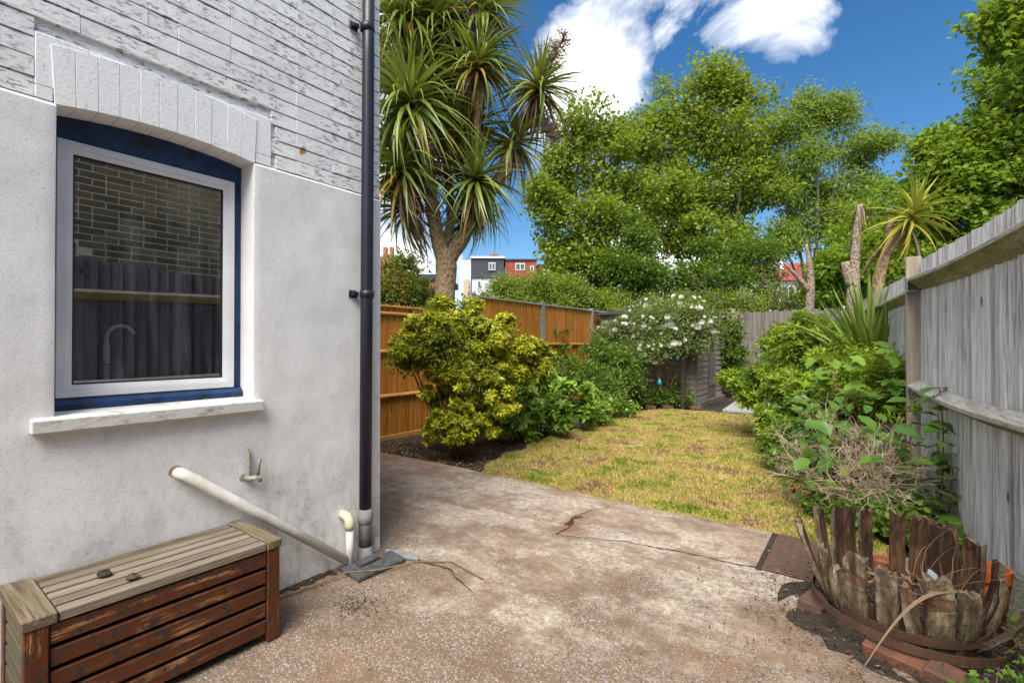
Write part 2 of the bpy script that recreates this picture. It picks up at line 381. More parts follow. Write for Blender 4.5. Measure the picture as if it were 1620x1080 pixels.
def patio(t, b, m):
    p = t.pos(); x, y, z = t.sep(p)
    big = t.noise(p, .75, 6, .62); med = t.noise(t.vadd(p, (7, 3, 0)), 2.4, 7, .68); fine = t.noise(p, 26, 6, .75)
    con = t.mix(t.ramp(fine, [(.38, 0), (.62, 1)]), (.23, .183, .138), (.48, .41, .33))
    # worn aggregate shows where the cement skin has gone: mostly the half near the house door, less by the lawn
    wear = t.math('ADD', t.math('ADD', t.math('MULTIPLY', big, .75), t.math('MULTIPLY', med, .85)), t.n('ShaderNodeMapRange', i0=y, i1=1.4, i2=3.5, i3=.16, i4=-.15).outputs[0])
    wf = t.ramp(wear, [(.70, 0), (.88, 1)])
    v1 = t.n('ShaderNodeTexVoronoi', Vector=t.vadd(p, t.vmul(t.noise(p, 90, 2, .5, 1), (.004, .004, .004))), Scale=150.0)
    peb = t.ramp(t.sep(v1.outputs['Color'])[0], [(.0, (.085, .06, .042)), (.30, (.19, .125, .075)), (.55, (.27, .20, .145)), (.74, (.36, .22, .10)), (.87, (.47, .42, .36)), (1, (.13, .12, .115))], 'CONSTANT')
    peb = t.mix(t.ramp(v1.outputs[0], [(.30, 0), (.62, .8)]), peb, (.12, .09, .068))
    c = t.mix(t.math('MULTIPLY', wf, .86), con, peb)
    sn = t.noise(t.vmul(p, (1.0, 1.6, 1)), 1.7, 10, .80)
    brk = t.ramp(t.noise(p, 13, 8, .82), [(.40, .25), (.56, 1)])
    stain = t.math('MULTIPLY', t.ramp(sn, [(.47, 0), (.55, 1)]), brk)
    c = t.mix(t.math('MULTIPLY', stain, .82), c, (.14, .085, .05))
    rust = t.ramp(t.noise(t.vadd(p, (3, 9, 0)), .9, 7, .7), [(.50, 0), (.66, 1)])
    c = t.mix(t.math('MULTIPLY', t.math('MULTIPLY', rust, brk), .5), c, (.31, .17, .09))
    spk = t.ramp(t.noise(p, 70, 5, .8), [(.55, 0), (.63, 1)]); c = t.mix(t.math('MULTIPLY', spk, .7), c, (.075, .058, .045))
    wsp = t.ramp(t.noise(t.vadd(p, (4, 4, 0)), 55, 5, .8), [(.60, 0), (.68, 1)]); c = t.mix(t.math('MULTIPLY', wsp, .5), c, (.55, .51, .46))
    px_ = t.math('ADD', t.math('POWER', t.math('MULTIPLY', t.math('ADD', x, 1.74), 3.2), 2.0), t.math('POWER', t.math('MULTIPLY', t.math('SUBTRACT', y, 3.05), 2.6), 2.0))
    patch = t.math('MULTIPLY', t.ramp(px_, [(.1, 1), (.6, 0)]), t.ramp(med, [(.42, 0), (.56, 1)])); c = t.mix(t.math('MULTIPLY', patch, .8), c, (.17, .085, .045))
    corner = t.n('ShaderNodeMapRange', i0=x, i1=-3.0, i2=-4.2, i3=0, i4=.75).outputs[0]
    c = t.mix(t.math('MULTIPLY', corner, t.ramp(med, [(.35, .2), (.55, 1)])), c, (.22, .115, .07))
    h = t.math('ADD', t.math('MULTIPLY', fine, .8), t.math('ADD', t.math('MULTIPLY', med, 2.0), t.math('MULTIPLY', t.math('MULTIPLY', v1.outputs[0], wf), -.7)))
    setb(t, b, c, .82, t.bump(h, .5, .008))
mat('patio', patio)
def turf_col(t, p, isl=None):
    n1 = t.noise(p, 2.1, 7, .78); n2 = t.noise(t.vadd(p, (5, 2, 0)), 9, 6, .8)
    f = t.math('ADD', t.math('SUBTRACT', t.math('MULTIPLY', n1, 1.75), .50), t.math('MULTIPLY', n2, .36))
    if isl is not None: f = t.math('ADD', f, t.math('MULTIPLY', t.math('SUBTRACT', isl, .5), .30))
    return t.ramp(f, [(.38, (.10, .155, .013)), (.46, (.23, .26, .02)), (.52, (.40, .34, .045)), (.58, (.56, .41, .155)), (.65, (.45, .30, .135)), (.74, (.16, .10, .05))])
def lawn_ground(t, b, m):
    p = t.pos(); c = t.mix(.35, turf_col(t, p), (.15, .10, .045)); setb(t, b, c, .95, t.bump(t.noise(p, 60, 6, .7), .8, .02))
mat('lawn_ground', lawn_ground)
def grass_blade(t, b, m):
    p = t.pos(); c = turf_col(t, p, t.island()); setb(t, b, c, .7)
mat('grass_blade', grass_blade)
def leafmat(name, stops, rough=.5, trans=.38, patch=2.0, pw=.35, spec=.3, tint=None):
    def fn(t, b, m):
        p = t.pos(); isl = t.math('FRACT', t.math('ADD', t.island(), t.objrand()))
        f = t.math('ADD', t.math('MULTIPLY', isl, 1-pw), t.math('MULTIPLY', t.ramp(t.noise(p, patch, 3), [(.3, 0), (.7, 1)]), pw))
        c = t.ramp(f, stops); setb(t, b, c, rough); b.inputs['Specular IOR Level'].default_value = spec
        tr = t.n('ShaderNodeBsdfTranslucent', Color=t.mix(.5, c, tint or (.30, .34, .03))); mx = t.n('ShaderNodeMixShader', i0=trans, i1=b.outputs[0], i2=tr.outputs[0])
        t.t.links.new(mx.outputs[0], m.node_tree.nodes['Material Output'].inputs[0])
    return mat(name, fn)
leafmat('leaf_sycamore', [(0, (.10, .165, .014)), (.4, (.19, .28, .022)), (.75, (.28, .37, .035)), (1, (.40, .45, .08))], trans=.5)
leafmat('leaf_ash', [(0, (.11, .19, .028)), (.45, (.20, .31, .04)), (.8, (.29, .40, .06)), (1, (.40, .48, .13))], trans=.5)
leafmat('leaf_ivy', [(0, (.045, .10, .012)), (.5, (.095, .18, .02)), (1, (.18, .28, .03))], rough=.35)
leafmat('leaf_chestnut', [(0, (.09, .18, .016)), (.5, (.18, .31, .025)), (.8, (.28, .40, .03)), (1, (.46, .47, .04))], trans=.5)
leafmat('leaf_choisya', [(0, (.10, .15, .013)), (.35, (.26, .30, .02)), (.65, (.58, .55, .03)), (1, (.84, .78, .08))], rough=.4)
leafmat('leaf_laurel', [(0, (.08, .155, .018)), (.5, (.17, .29, .03)), (.85, (.27, .40, .05)), (1, (.36, .46, .14))], rough=.38, spec=.45)
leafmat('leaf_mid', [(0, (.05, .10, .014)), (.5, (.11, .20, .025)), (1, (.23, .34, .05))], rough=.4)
leafmat('leaf_rose', [(0, (.08, .13, .03)), (.5, (.17, .24, .06)), (1, (.33, .39, .15))])
leafmat('leaf_privet', [(0, (.11, .19, .015)), (.4, (.22, .33, .024)), (.75, (.34, .45, .035)), (1, (.50, .55, .09))], trans=.45)
leafmat('leaf_vine', [(0, (.07, .16, .024)), (.5, (.14, .26, .036)), (1, (.25, .36, .05))], rough=.45)
leafmat('leaf_hydrangea', [(0, (.04, .115, .018)), (.5, (.085, .195, .026)), (1, (.18, .30, .04))], rough=.35, spec=.5)
leafmat('leaf_hedge', [(0, (.09, .16, .018)), (.5, (.20, .29, .03)), (1, (.38, .44, .08))], trans=.45)
leafmat('leaf_photinia', [(0, (.05, .12, .015)), (.55, (.12, .21, .025)), (.7, (.36, .24, .05)), (1, (.60, .20, .08))], patch=1.6, pw=.5)
leafmat('leaf_cordyline', [(0, (.08, .125, .02)), (.5, (.16, .215, .035)), (.85, (.26, .31, .06)), (1, (.42, .40, .08))], rough=.35, trans=.2, spec=.5)
leafmat('leaf_cord_yellow', [(0, (.24, .17, .03)), (.5, (.36, .24, .04)), (1, (.26, .12, .045))], trans=.2)
leafmat('leaf_dead', [(0, (.12, .07, .04)), (.5, (.22, .14, .085)), (1, (.33, .23, .16))], trans=.1)
leafmat('leaf_phormium', [(0, (.07, .13, .02)), (.5, (.15, .23, .035)), (.8, (.27, .33, .07)), (1, (.42, .44, .12))], rough=.4, trans=.2)
leafmat('leaf_variegated', [(0, (.40, .30, .03)), (.5, (.34, .33, .04)), (.8, (.22, .27, .04)), (1, (.45, .22, .03))], trans=.3)
leafmat('litter', [(0, (.05, .03, .018)), (.5, (.14, .08, .04)), (1, (.30, .20, .11))], trans=.0)
leafmat('chips', [(0, (.05, .045, .04)), (.4, (.16, .11, .075)), (.8, (.36, .31, .26)), (1, (.40, .24, .10))], trans=0.0, rough=.8)
def palm_bark(t, b, m):
    p = t.pos(); q = t.vmul(p, (1, 1, .45)); v = t.n('ShaderNodeTexVoronoi', Vector=q, Scale=26.0).outputs[0]
    c = t.ramp(t.math('ADD', t.math('MULTIPLY', v, .7), t.math('MULTIPLY', t.noise(p, 9, 6, .7), .7)), [(.3, (.09, .058, .03)), (.5, (.23, .15, .08)), (.72, (.33, .23, .13))])
    setb(t, b, c, .9, t.bump(t.math('ADD', v, t.noise(p, 30, 5)), 1.0, .03))
mat('palm_bark', palm_bark)
def pale_bark(t, b, m):
    p = t.pos(); v = t.n('ShaderNodeTexVoronoi', Vector=t.vmul(p, (1, 1, .5)), Scale=42.0).outputs[0]
    c = t.ramp(t.math('ADD', t.math('MULTIPLY', v, .8), t.math('MULTIPLY', t.noise(p, 12, 6, .7), .6)), [(.28, (.07, .046, .028)), (.5, (.19, .135, .09)), (.75, (.30, .235, .175))])
    setb(t, b, c, .9, t.bump(t.math('ADD', v, t.noise(p, 30, 5)), .8, .02))
mat('pale_bark', pale_bark)
def glass(t, b, m):
    fr = t.n('ShaderNodeFresnel', IOR=2.3); tr = t.n('ShaderNodeBsdfTransparent', Color=(.80, .81, .84)); gl = t.n('ShaderNodeBsdfGlossy', Color=(1, 1, 1), Roughness=.01)
    mx = t.n('ShaderNodeMixShader', i0=t.math('MULTIPLY', t.math('MULTIPLY', fr.outputs[0], 2.7, True), t.math('SUBTRACT', 1.0, t.n('ShaderNodeNewGeometry').outputs['Backfacing'])), i1=tr.outputs[0], i2=gl.outputs[0])
    du = t.n('ShaderNodeBsdfDiffuse', Color=(.45, .45, .48)); p = t.pos()
    dust = t.math('MULTIPLY', t.ramp(t.noise(t.vmul(p, (1, 7, 1)), 2.0, 5, .6), [(.5, 0), (.8, 1)]), .10)
    dots = t.math('MULTIPLY', t.ramp(t.noise(p, 130, 2, .5), [(.745, 0), (.76, 1)]), .5)
    m2 = t.n('ShaderNodeMixShader', i0=t.math('ADD', dust, dots, True), i1=mx.outputs[0], i2=du.outputs[0])
    t.t.links.new(m2.outputs[0], m.node_tree.nodes['Material Output'].inputs[0])
mat('glass', glass)
def stock_brick(t, b, m):
    p = t.pos(); isl = t.island()
    c = t.ramp(isl, [(0, (.09, .08, .06)), (.4, (.15, .13, .085)), (.75, (.24, .21, .12)), (1, (.13, .09, .065))])
    c = t.mix(t.ramp(t.noise(p, .9, 5), [(.50, 0), (.70, .7)]), c, (.46, .41, .25)); c = t.mix(t.math('MULTIPLY', t.noise(p, 25, 5), .25), c, (.08, .07, .05))
    setb(t, b, c, .9, t.bump(t.noise(p, 70, 5), .5, .006))
mat('stock_brick', stock_brick)
simple('mortar', (.75, .71, .56), .95, .15, 4, .3)

# ================================================================== GROUND
struct('ground', MB().box((-160, -120, -.35), (160, 160, -.08)).mesh(), 'soil')
PE = 3.76   # patio edge along y
def bumpy_sheet(poly_fn, x0, x1, y0, y1, step, z, amp, sc, seed=0):
    nx = int((x1-x0)/step); ny = int((y1-y0)/step); V = []; F = []
    for j in range(ny+1):
        for i in range(nx+1):
            x = x0+(x1-x0)*i/nx; y = y0+(y1-y0)*j/ny
            V.append((x, y, z+amp*mnoise.noise(Vector((x*sc+seed, y*sc, 0)))+amp*.4*mnoise.noise(Vector((x*sc*4, y*sc*4+seed, 3)))))
    for j in range(ny):
        for i in range(nx):
            if poly_fn is None or poly_fn(x0+(x1-x0)*(i+.5)/nx, y0+(y1-y0)*(j+.5)/ny):
                k = j*(nx+1)+i; F.append((k, k+1, k+nx+2, k+nx+1))
    me = bpy.data.meshes.new('sheet'); me.from_pydata(V, [], F); me.polygons.foreach_set('use_smooth', [True]*len(F)); me.update(); return me
struct('soil_bed', bumpy_sheet(None, -5.6, 1.2, 3.3, 14.2, .1, -.045, .02, 2.2), 'soil')
def fence_x(y): return .33+.127*(5.4-y)
def lawn_left(y):
    pts = ((3.7, -3.15), (4.2, -3.35), (5.2, -3.6), (6.2, -3.65), (7.5, -3.6), (9.0, -3.7), (9.6, -3.5), (10.2, -3.0), (20, -3))
    for (a, b), (c, d2) in zip(pts, pts[1:]):
        if a <= y < c: return b+(d2-b)*(y-a)/(c-a)
    return -3.7
def lawn_right(y):
    pts = ((3.7, .25), (4.4, -.1), (5.5, -.4), (7.0, -.8), (9.5, -.9), (20, -.8))
    for (a, b), (c, d2) in zip(pts, pts[1:]):
        if a <= y < c: return b+(d2-b)*(y-a)/(c-a)
    return -.2
def in_lawn(x, y):
    e = .13*mnoise.noise(Vector((x*2.3, y*2.3, 5)))
    return lawn_left(y)+e < x < lawn_right(y)+e and 3.7 < y < 9.9+e
lawn = struct('lawn', bumpy_sheet(in_lawn, -4.2, .3, 3.7, 10.2, .05, -.024, .008, 2.2), 'lawn_ground')
# grass blades: sparse dry turf
n = 330000
gy = 3.7+6.3*RNG.random(n)**1.45; gx = -4.0+4.1*RNG.random(n)
keep = np.array([in_lawn(a, b) for a, b in zip(gx, gy)]); gx = gx[keep]; gy = gy[keep]; n = len(gx)
dens = np.array([mnoise.noise(Vector((a*3, b*3, 9))) for a, b in zip(gx, gy)])
hh = (.020+.032*RNG.random(n))*(1+.9*np.clip(dens, -.6, 1))
P = np.stack([gx, gy, np.full(n, -.026)], 1); D = unit(rnd_unit(n)*1.15+np.array([0, 0, .75])); D[:, 2] = np.abs(D[:, 2])*.8+.08
tag(obj('grass', leaf_mesh('grass', P, D, unit(rnd_unit(n)), hh, RNG.uniform(.004, .009, n), 'tri'), 'grass_blade'),
    'short patchy yellow and green grass on the dry lawn', 'grass', kind='stuff')
# concrete patio with a ragged front edge to the lawn
def patio_mesh():
    xs = np.linspace(-5.35, 1.6, 180); V = []; F = []
    rows = [-3.0, -1, 0, .6, 1.2, 1.8, 2.4, 2.8, 3.2, 3.5]
    edge = [PE+.025*mnoise.noise(Vector((x*2.5, 0, 1)))+.012*mnoise.noise(Vector((x*14, 0, 1)))+.02*math.sin(x*1.3) for x in xs]
    for i, x in enumerate(xs):
        col = [(x, y, .003*mnoise.noise(Vector((x*1.7, y*1.7, 2)))) for y in rows]
        col += [(x, edge[i]-.02, .002*mnoise.noise(Vector((x*9, 0, 4)))), (x, edge[i], -.012), (x, edge[i]+.008, -.12)]
        V += col
    k = len(rows)+3
    for i in range(len(xs)-1):
        for j in range(k-1): F.append((i*k+j, (i+1)*k+j, (i+1)*k+j+1, i*k+j+1))
    me = bpy.data.meshes.new('patio'); me.from_pydata(V, [], F); me.polygons.foreach_set('use_smooth', [True]*len(F)); me.update(); return me
pat = struct('patio', patio_mesh(), 'patio')
def crack(pts, w0, w1, z=.004):
    m = MB(); q = []
    for (a, b) in zip(pts, pts[1:]):
        for i in range(14):
            f = i/14; q.append((a[0]+(b[0]-a[0])*f, a[1]+(b[1]-a[1])*f))
    q.append(pts[-1]); L = []
    for i, (x, y) in enumerate(q):
        x += .022*mnoise.noise(Vector((x*9, y*9, 1))); y += .022*mnoise.noise(Vector((x*9, y*9, 7)))
        wd = (w0+(w1-w0)*i/len(q))*(.5+random.random())
        a = Vector(q[max(i-1, 0)]); b = Vector(q[min(i+1, len(q)-1)]); dn = (b-a).normalized(); nn = Vector((-dn.y, dn.x))
        L.append(((x+nn.x*wd/2, y+nn.y*wd/2, z), (x-nn.x*wd/2, y-nn.y*wd/2, z)))
    m.add([v for pr in L for v in pr], [(2*i, 2*i+1, 2*i+3, 2*i+2) for i in range(len(L)-1)])
    return obj('crack', m.mesh(), 'soil', pat)
crack([(-.50, 3.08), (-.9, 3.04), (-1.3, 2.98), (-1.55, 2.86), (-1.75, 2.80)], .010, .004)
crack([(-1.72, 2.82), (-1.70, 3.0), (-1.78, 3.16), (-1.74, 3.4), (-1.66, 3.55)], .010, .004)
crack([(-1.73, 3.02), (-1.76, 3.14), (-1.73, 3.22)], .05, .03, .003)
crack([(-.30, 3.74), (-.34, 3.84)], .005, .004)
crack([(-2.2, 1.98), (-1.95, 2.02), (-1.78, 1.96), (-1.66, 1.9)], .012, .004)
crack([(-2.47, 1.0), (-2.46, 1.3), (-2.45, 1.62)], .05, .07)
# loose grit and flakes
n = 5200; P = np.stack([RNG.uniform(-2.4, 1.0, n), 1.2+2.5*RNG.random(n)**1.3, np.full(n, .004)], 1)
tag(obj('grit', leaf_mesh('grit', P, unit(rnd_unit(n)*np.array([1, 1, .25])), unit(rnd_unit(n)*.4+np.array([0, 0, 1])), RNG.uniform(.003, .009, n), RNG.uniform(.003, .008, n), 'diamond'), 'chips'),
    'loose grit and flakes scattered on the concrete', 'grit', kind='stuff')
def litter(name, label, n, fn, size=(.015, .045), z=.01, m='litter'):
    pts = [];
    while len(pts) < n:
        q = fn()
        if q: pts.append(q)
    P = np.array([(a, b, z+random.uniform(0, .015)) for a, b in pts]); s = RNG.uniform(size[0], size[1], n)
    return tag(obj(name, leaf_mesh(name, P, unit(rnd_unit(n)*np.array([1, 1, .3])), unit(rnd_unit(n)*.5+np.array([0, 0, 1])), s, s*RNG.uniform(.25, .6, n), 'diamond'), m), label, 'leaf litter', kind='stuff')
litter('leaf_litter', 'dry brown leaf litter on the soil below the yellow shrub', 4200, lambda: (random.uniform(-5.3, -3.0), PE+.02+random.random()**1.6*1.7), z=-.03)
litter('leaf_litter', 'dark crumbs and bits along the foot of the white wall', 500, lambda: (-2.46+abs(random.gauss(0, .07)), random.uniform(.2, 2.2)), (.006, .02), .004)
litter('soil_crumbs', 'dark soil crumbs around the foot of the barrel', 3800, lambda: (.085+random.gauss(0, .26), 2.84+random.gauss(0, .25)), (.005, .018), .014, 'soil')
litter('dirt_patch', 'small dark smear of dirt on the concrete near the drain', 260, lambda: (-2.02+random.gauss(0, .07), 1.47+random.gauss(0, .05)), (.004, .02), .003, 'soil')
litter('leaf_litter', 'brown crumbs and bark around the broken barrel', 1500, lambda: (.1+random.gauss(0, .36), 2.85+random.gauss(0, .33)), (.006, .028), .006)

# ================================================================== HOUSE
hs = thing('house', (-3.7, 0, 0), 'white painted brick and render house with a kitchen window', 'house')
XR = -2.478
def rendered_wall():
    ys = sorted(set([round(v, 4) for v in np.linspace(-.6, 1.963, 90)]+[.4436, 1.179])); zs = sorted(set([round(v, 4) for v in np.linspace(0, 2.17, 74)]+[1.0, 2.186, 2.2]))
    idx = {}; V = []; F = []
    def vid(y, z):
        if (y, z) not in idx:
            edge = y in (.4436, 1.179) or z in (2.2,)
            dx = .004*mnoise.noise(Vector((y*2, z*2, 3)))+.002*mnoise.noise(Vector((y*9, z*9, 8)))
            if z > 2.19: dx -= .012
            if edge and .9 < z: dx -= .002
            if y == ys[-1]: dx -= .006
            idx[(y, z)] = len(V); V.append((XR+dx, y, z))
        return idx[(y, z)]
    for y0, y1 in zip(ys, ys[1:]):
        for z0, z1 in zip(zs, zs[1:]):
            if y0 >= .4436 and y1 <= 1.179 and z0 >= 1.0-1e-6: continue
            F.append((vid(y0, z0), vid(y1, z0), vid(y1, z1), vid(y0, z1)))
    bm = bmesh.new(); vs = [bm.verts.new(v) for v in V]
    for f in F: bm.faces.new([vs[i] for i in f])
    be = [e for e in bm.edges if e.is_boundary]
    r = bmesh.ops.extrude_edge_only(bm, edges=be)
    for v in [g for g in r['geom'] if isinstance(g, bmesh.types.BMVert)]: v.co.x = -2.76
    bmesh.ops.recalc_face_normals(bm, faces=list(bm.faces))
    me = bpy.data.meshes.new('rendered_wall'); bm.to_mesh(me); bm.free()
    me.polygons.foreach_set('use_smooth', [True]*len(me.polygons)); me.set_sharp_from_angle(angle=R(40)); return me
obj('rendered_wall', rendered_wall(), 'render_white', hs)
shell = MB()
shell.box((-2.75, -4, 0), (XR-.002, -.6, 2.19))
shell.box((-2.75, -4, 2.195), (-2.501, .43, 2.5)).box((-2.75, 1.2, 2.195), (-2.501, 1.955, 2.5)).box((-2.75, .43, 2.26), (-2.503, 1.2, 2.5))
shell.box((-2.75, -4, 2.5), (-2.502, 1.955, 3.62)).box((-2.75, -4, 3.62), (-2.491, 1.96, 3.8))
obj('arch_surround', MB().box((-2.52, .385, 2.252), (-2.4868, 1.268, 2.449)).box((-2.52, .385, 2.203), (-2.4868, .436, 2.2515)).box((-2.52, 1.187, 2.203), (-2.4868, 1.268, 2.2515)).mesh(bevel=.003), 'paint_arch', hs)
shell.box((-5.0, 1.72, 0), (-2.76, 1.955, 3.8)).box((-5.0, -4, 0), (-2.76, -3.8, 3.8)).box((-5.2, -4, 0), (-5.0, 1.955, 3.8)).box((-5.2, -4, 3.8), (-2.49, 1.955, 3.9))
obj('wall_shell', shell.mesh(), 'paint_brick', hs)
inn = MB().box((-5.0, -3.8, -.05), (-2.76, 1.72, .02)).box((-4.99, -3.8, 2.5), (-2.76, 1.72, 2.6)).box((-4.0, -1.2, .02), (-3.9, 1.719, 2.5)).box((-3.9, -1.2, .02), (-2.77, -1.1, 2.5)).box((-3.0, -.4, .02), (-2.765, 1.7, .98))
obj('room_lining', inn.mesh(), 'interior_dark', hs)
obj('wall_cupboard', bbox_mesh((.25, .30, .30), .005), 'interior_pale', hs, (-3.75, 1.50, 1.40))
# painted bricks, course by course (Flemish-ish with headers)
bm_s = [bbox_mesh((.05, .222, .0682), .0014, .0012) for _ in range(7)]; bm_h = [bbox_mesh((.05, .110, .0682), .0014, .0012) for _ in range(4)]
z = 2.2+.0375; course = 0
while z < 3.62:
    y = 1.958; flip = course % 2
    seq = [0, 1, 0, 0, 1, 0, 1, 0, 0, 1, 0, 0, 0] if flip else [1, 0, 0, 1, 0, 0, 1, 0, 0, 0, 1, 0]
    for s in seq:
        L = .110 if s else .222; y0 = y-L
        if y < -.55: break
        a, b2 = y0, y
        if z-.033 < 2.445 and b2 > .384 and a < 1.269:          # the flat arch interrupts these courses
            if a < .384: b2 = .384
            elif b2 > 1.269: a = 1.269
            else: a = b2 = 0
        if b2-a > .03:
            me = random.choice(bm_h if s else bm_s)
            o = obj('brick', me, 'paint_brick', hs, (-2.514+random.uniform(-.0015, .002), (a+b2)/2, z), (random.uniform(-.012, .012), random.uniform(-.035, .01), random.uniform(-.004, .004)))
            o.scale.y = (b2-a)/L
        y = y0-.0006
    z += .075; course += 1
# voussoirs of the shallow arch
def arch_z(y, base, rise): f = (y-.8113)/.42; return base+rise*(1-f*f)
nv = 11
for i in range(nv):
    y0 = .428+.766*i/nv+.0007; y1 = .428+.766*(i+1)/nv-.0007
    def vx(y): return .8113+(y-.8113)*.985
    poly = []
    lo = [max(.447, min(1.175, vx(y0))), max(.447, min(1.175, vx(y1)))]
    hi = [y0, y1]
    if i == 0: lo[0] = .440
    if i == nv-1: lo[1] = 1.183
    poly = [(lo[0], arch_z(lo[0], 2.186, .042)), (lo[1], arch_z(lo[1], 2.186, .042)), (hi[1], arch_z(hi[1], 2.413, .038)), (hi[0], arch_z(hi[0], 2.413, .038))]
    obj('arch_brick', MB().prism(poly, 0, -2.70, -2.4835+random.uniform(-.001, .001)).mesh(bevel=.0012), 'paint_arch', hs)
# sill
sb = MB().prism([(-2.64, .953), (-2.437, .955), (-2.436, 1.004), (-2.47, 1.010), (-2.64, 1.022)], 1, .377, 1.213)
me = sb.mesh(bevel=.004, seg=2)
obj('window_sill', me, 'sill_paint', hs)
# blue timber frame
XF = -2.615
arc = [(y, arch_z(y, 2.188, .040)) for y in np.linspace(.4436+.001, 1.179-.001, 14)]
obj('timber_head', MB().prism([(.4446, 2.112), (1.178, 2.112)]+arc[::-1], 0, -2.70, XF).mesh(bevel=.003), 'blue_paint', hs)
for y0, y1 in ((.4446, .4685), (1.1425, 1.178)): obj('timber_jamb', MB().box((-2.70, y0, 1.068), (XF-.002, y1, 2.111)).mesh(bevel=.003), 'blue_paint', hs)
obj('timber_sill', MB().prism([(-2.70, 1.024), (-2.585, 1.016), (-2.585, 1.045), (XF+.004, 1.067), (-2.70, 1.067)], 1, .4446, 1.178).mesh(bevel=.003), 'blue_paint', hs)
# white plastic casement
def ring(y0, y1, z0, z1, wd, xb, xf, sl=0):
    m = MB(); o = [(y0, z0), (y1, z0), (y1, z1), (y0, z1)]; i = [(y0+wd, z0+wd), (y1-wd, z0+wd), (y1-wd, z1-wd), (y0+wd, z1-wd)]
    for k in range(4):
        l = (k+1) % 4
        m.add([(xf, *o[k]), (xf, *o[l]), (xf-sl, *i[l]), (xf-sl, *i[k]), (xb, *o[k]), (xb, *o[l]), (xb, *i[l]), (xb, *i[k])], [(0,1,2,3), (4,7,6,5), (0,4,5,1), (3,2,6,7)])
    return m
wf = obj('window_frame', ring(.4695, 1.1415, 1.068, 2.111, .030, -2.68, -2.603).mesh(bevel=.002), 'upvc', hs)
obj('sash', ring(.4997, 1.1113, 1.0982, 2.0808, .020, -2.68, -2.607, .006).mesh(bevel=.0015), 'upvc', wf)
obj('gasket', ring(.5199, 1.0911, 1.1184, 2.0606, .006, -2.66, -2.616, .004).mesh(), 'gasket', wf)
obj('glass_pane', MB().box((-2.632, .5255, 1.124), (-2.626, 1.0855, 2.055)).mesh(), 'glass', wf)
# kitchen tap and blind chain behind the glass
tp = thing('kitchen_tap', (-2.86, .80, .98), 'chrome swan-neck kitchen tap seen through the window', 'tap')
yb = .655
pts = [(-2.715, yb, .98), (-2.715, yb, 1.27)]+[(-2.715, yb+.052-.052*math.cos(a), 1.31+.058*math.sin(a)) for a in np.linspace(.1, 2.75, 14)]
obj('spout', MB().tube(pts, [.0125]*2+[.0075]*14, 12).mesh(smooth=True), 'chrome', tp)
obj('swivel_ring', MB().lathe([(.0132, 0), (.014, .004), (.0132, .008)], (-2.715, yb, 1.19), 16).mesh(smooth=True), 'gasket', tp)
ch = MB()
for k in range(70):
    a = k/70*2*math.pi
    zz = 1.30+.26*max(-1, min(1, 1.35*math.cos(a))) - (.02*abs(math.sin(a)) if math.cos(a) < -.7 else 0); yy = 1.255+.014*math.sin(a)
    ch.lathe([(0.0002, -.002), (.0022, 0), (.0002, .002)], (-2.74, yy, zz), 5)
for k, (y_, a_) in enumerate(((.86, .4), (.98, 2.1), (1.09, 1.2))):
    lm_ = leaf_mesh('dry_leaf', np.array([[0., 0, 0]]), np.array([[math.cos(a_), math.sin(a_), .1]]), np.array([[.2, 0, 1.]]), .032, .014, 'oval')
    tag(obj('dry_leaf', lm_, 'litter', None, (-2.555+.012*k, y_, 1.0225)), 'small dry brown leaf on the window sill', 'leaf', 'dry leaves on the window sill')
tag(obj('blind_chain', ch.mesh(), 'white_pvc'), 'thin beaded blind chain hanging inside the window', 'chain')

# neighbouring house beyond the grey fence, seen as the reflection in the pane
nb = thing('neighbour_house', (1.9, 0, 0), 'yellow stock brick neighbouring house reflected in the window', 'house')
obj('wall', MB().box((1.46, -4.5, 0), (3.6, 4.2, 3.6)).mesh(), 'mortar', nb)
V = MB(); zz = .0
while zz < 3.55:
    k = int(zz/.075+.5); yy = -1.6-(.1125 if k % 2 else 0); j = k
    while yy < 4.1:
        L = .215 if j % 5 else .1025
        if not (zz < 2.36 and 0.2 < yy < 1.35): V.box((1.454+random.uniform(-.002, .002), yy, zz), (1.47, min(yy+L, 4.19), zz+.060))
        yy += L+.014; j += 1
    zz += .075
tag(obj('brickwork', V.mesh(), 'stock_brick', nb), kind='stuff')
obj('pipe', MB().tube([(1.40, -1.5, 3.05), (1.40, .95, 2.98)], .045, 10).mesh(smooth=True), 'black_pvc', nb)
for k in range(14): obj('arch_brick', MB().prism([(.2+k*.083, 2.16), (.275+k*.083, 2.16), (.275+k*.083, 2.36), (.2+k*.083, 2.36)], 0, 1.44, 1.48).mesh(bevel=.003), 'red_brick', nb)
obj('window_infill', MB().box((1.455, .2, .9), (1.465, 1.36, 2.15)).mesh(), 'interior_dark', nb)

# ================================================================== PIPES ON THE WALL
dp = thing('downpipe', (-2.425, 1.813, 0), 'black plastic downpipe at the corner of the white house', 'pipe')
px, py = -2.425, 1.813
obj('pipe', MB().tube([(px-.006, py, .27), (px, py+.002, 1.6), (px+.002, py+.008, 3.0), (px+.002, py+.010, 3.78)], .036, 20).mesh(smooth=True), 'black_pvc', dp)
for zb in (1.585, 3.19):
    b_ = obj('pipe_bracket', MB().lathe([(.036, -.022), (.0425, -.02), (.0425, .02), (.036, .022)], (px, py+.003, zb), 20).mesh(smooth=True), 'black_pvc', dp)
    obj('bracket_arm', MB().box((XR-.004, py-.075, zb-.012), (px-.025, py-.033, zb+.012)).box((XR-.006, py-.085, zb-.022), (XR+.006, py-.03, zb+.022)).mesh(bevel=.003), 'black_pvc', b_)
obj('collar', MB().lathe([(.036, .22), (.043, .225), (.044, .27), (.041, .275), (.041, .30), (.036, .305)], (px-.006, py, 0), 20).mesh(smooth=True), 'grey_cement', dp)
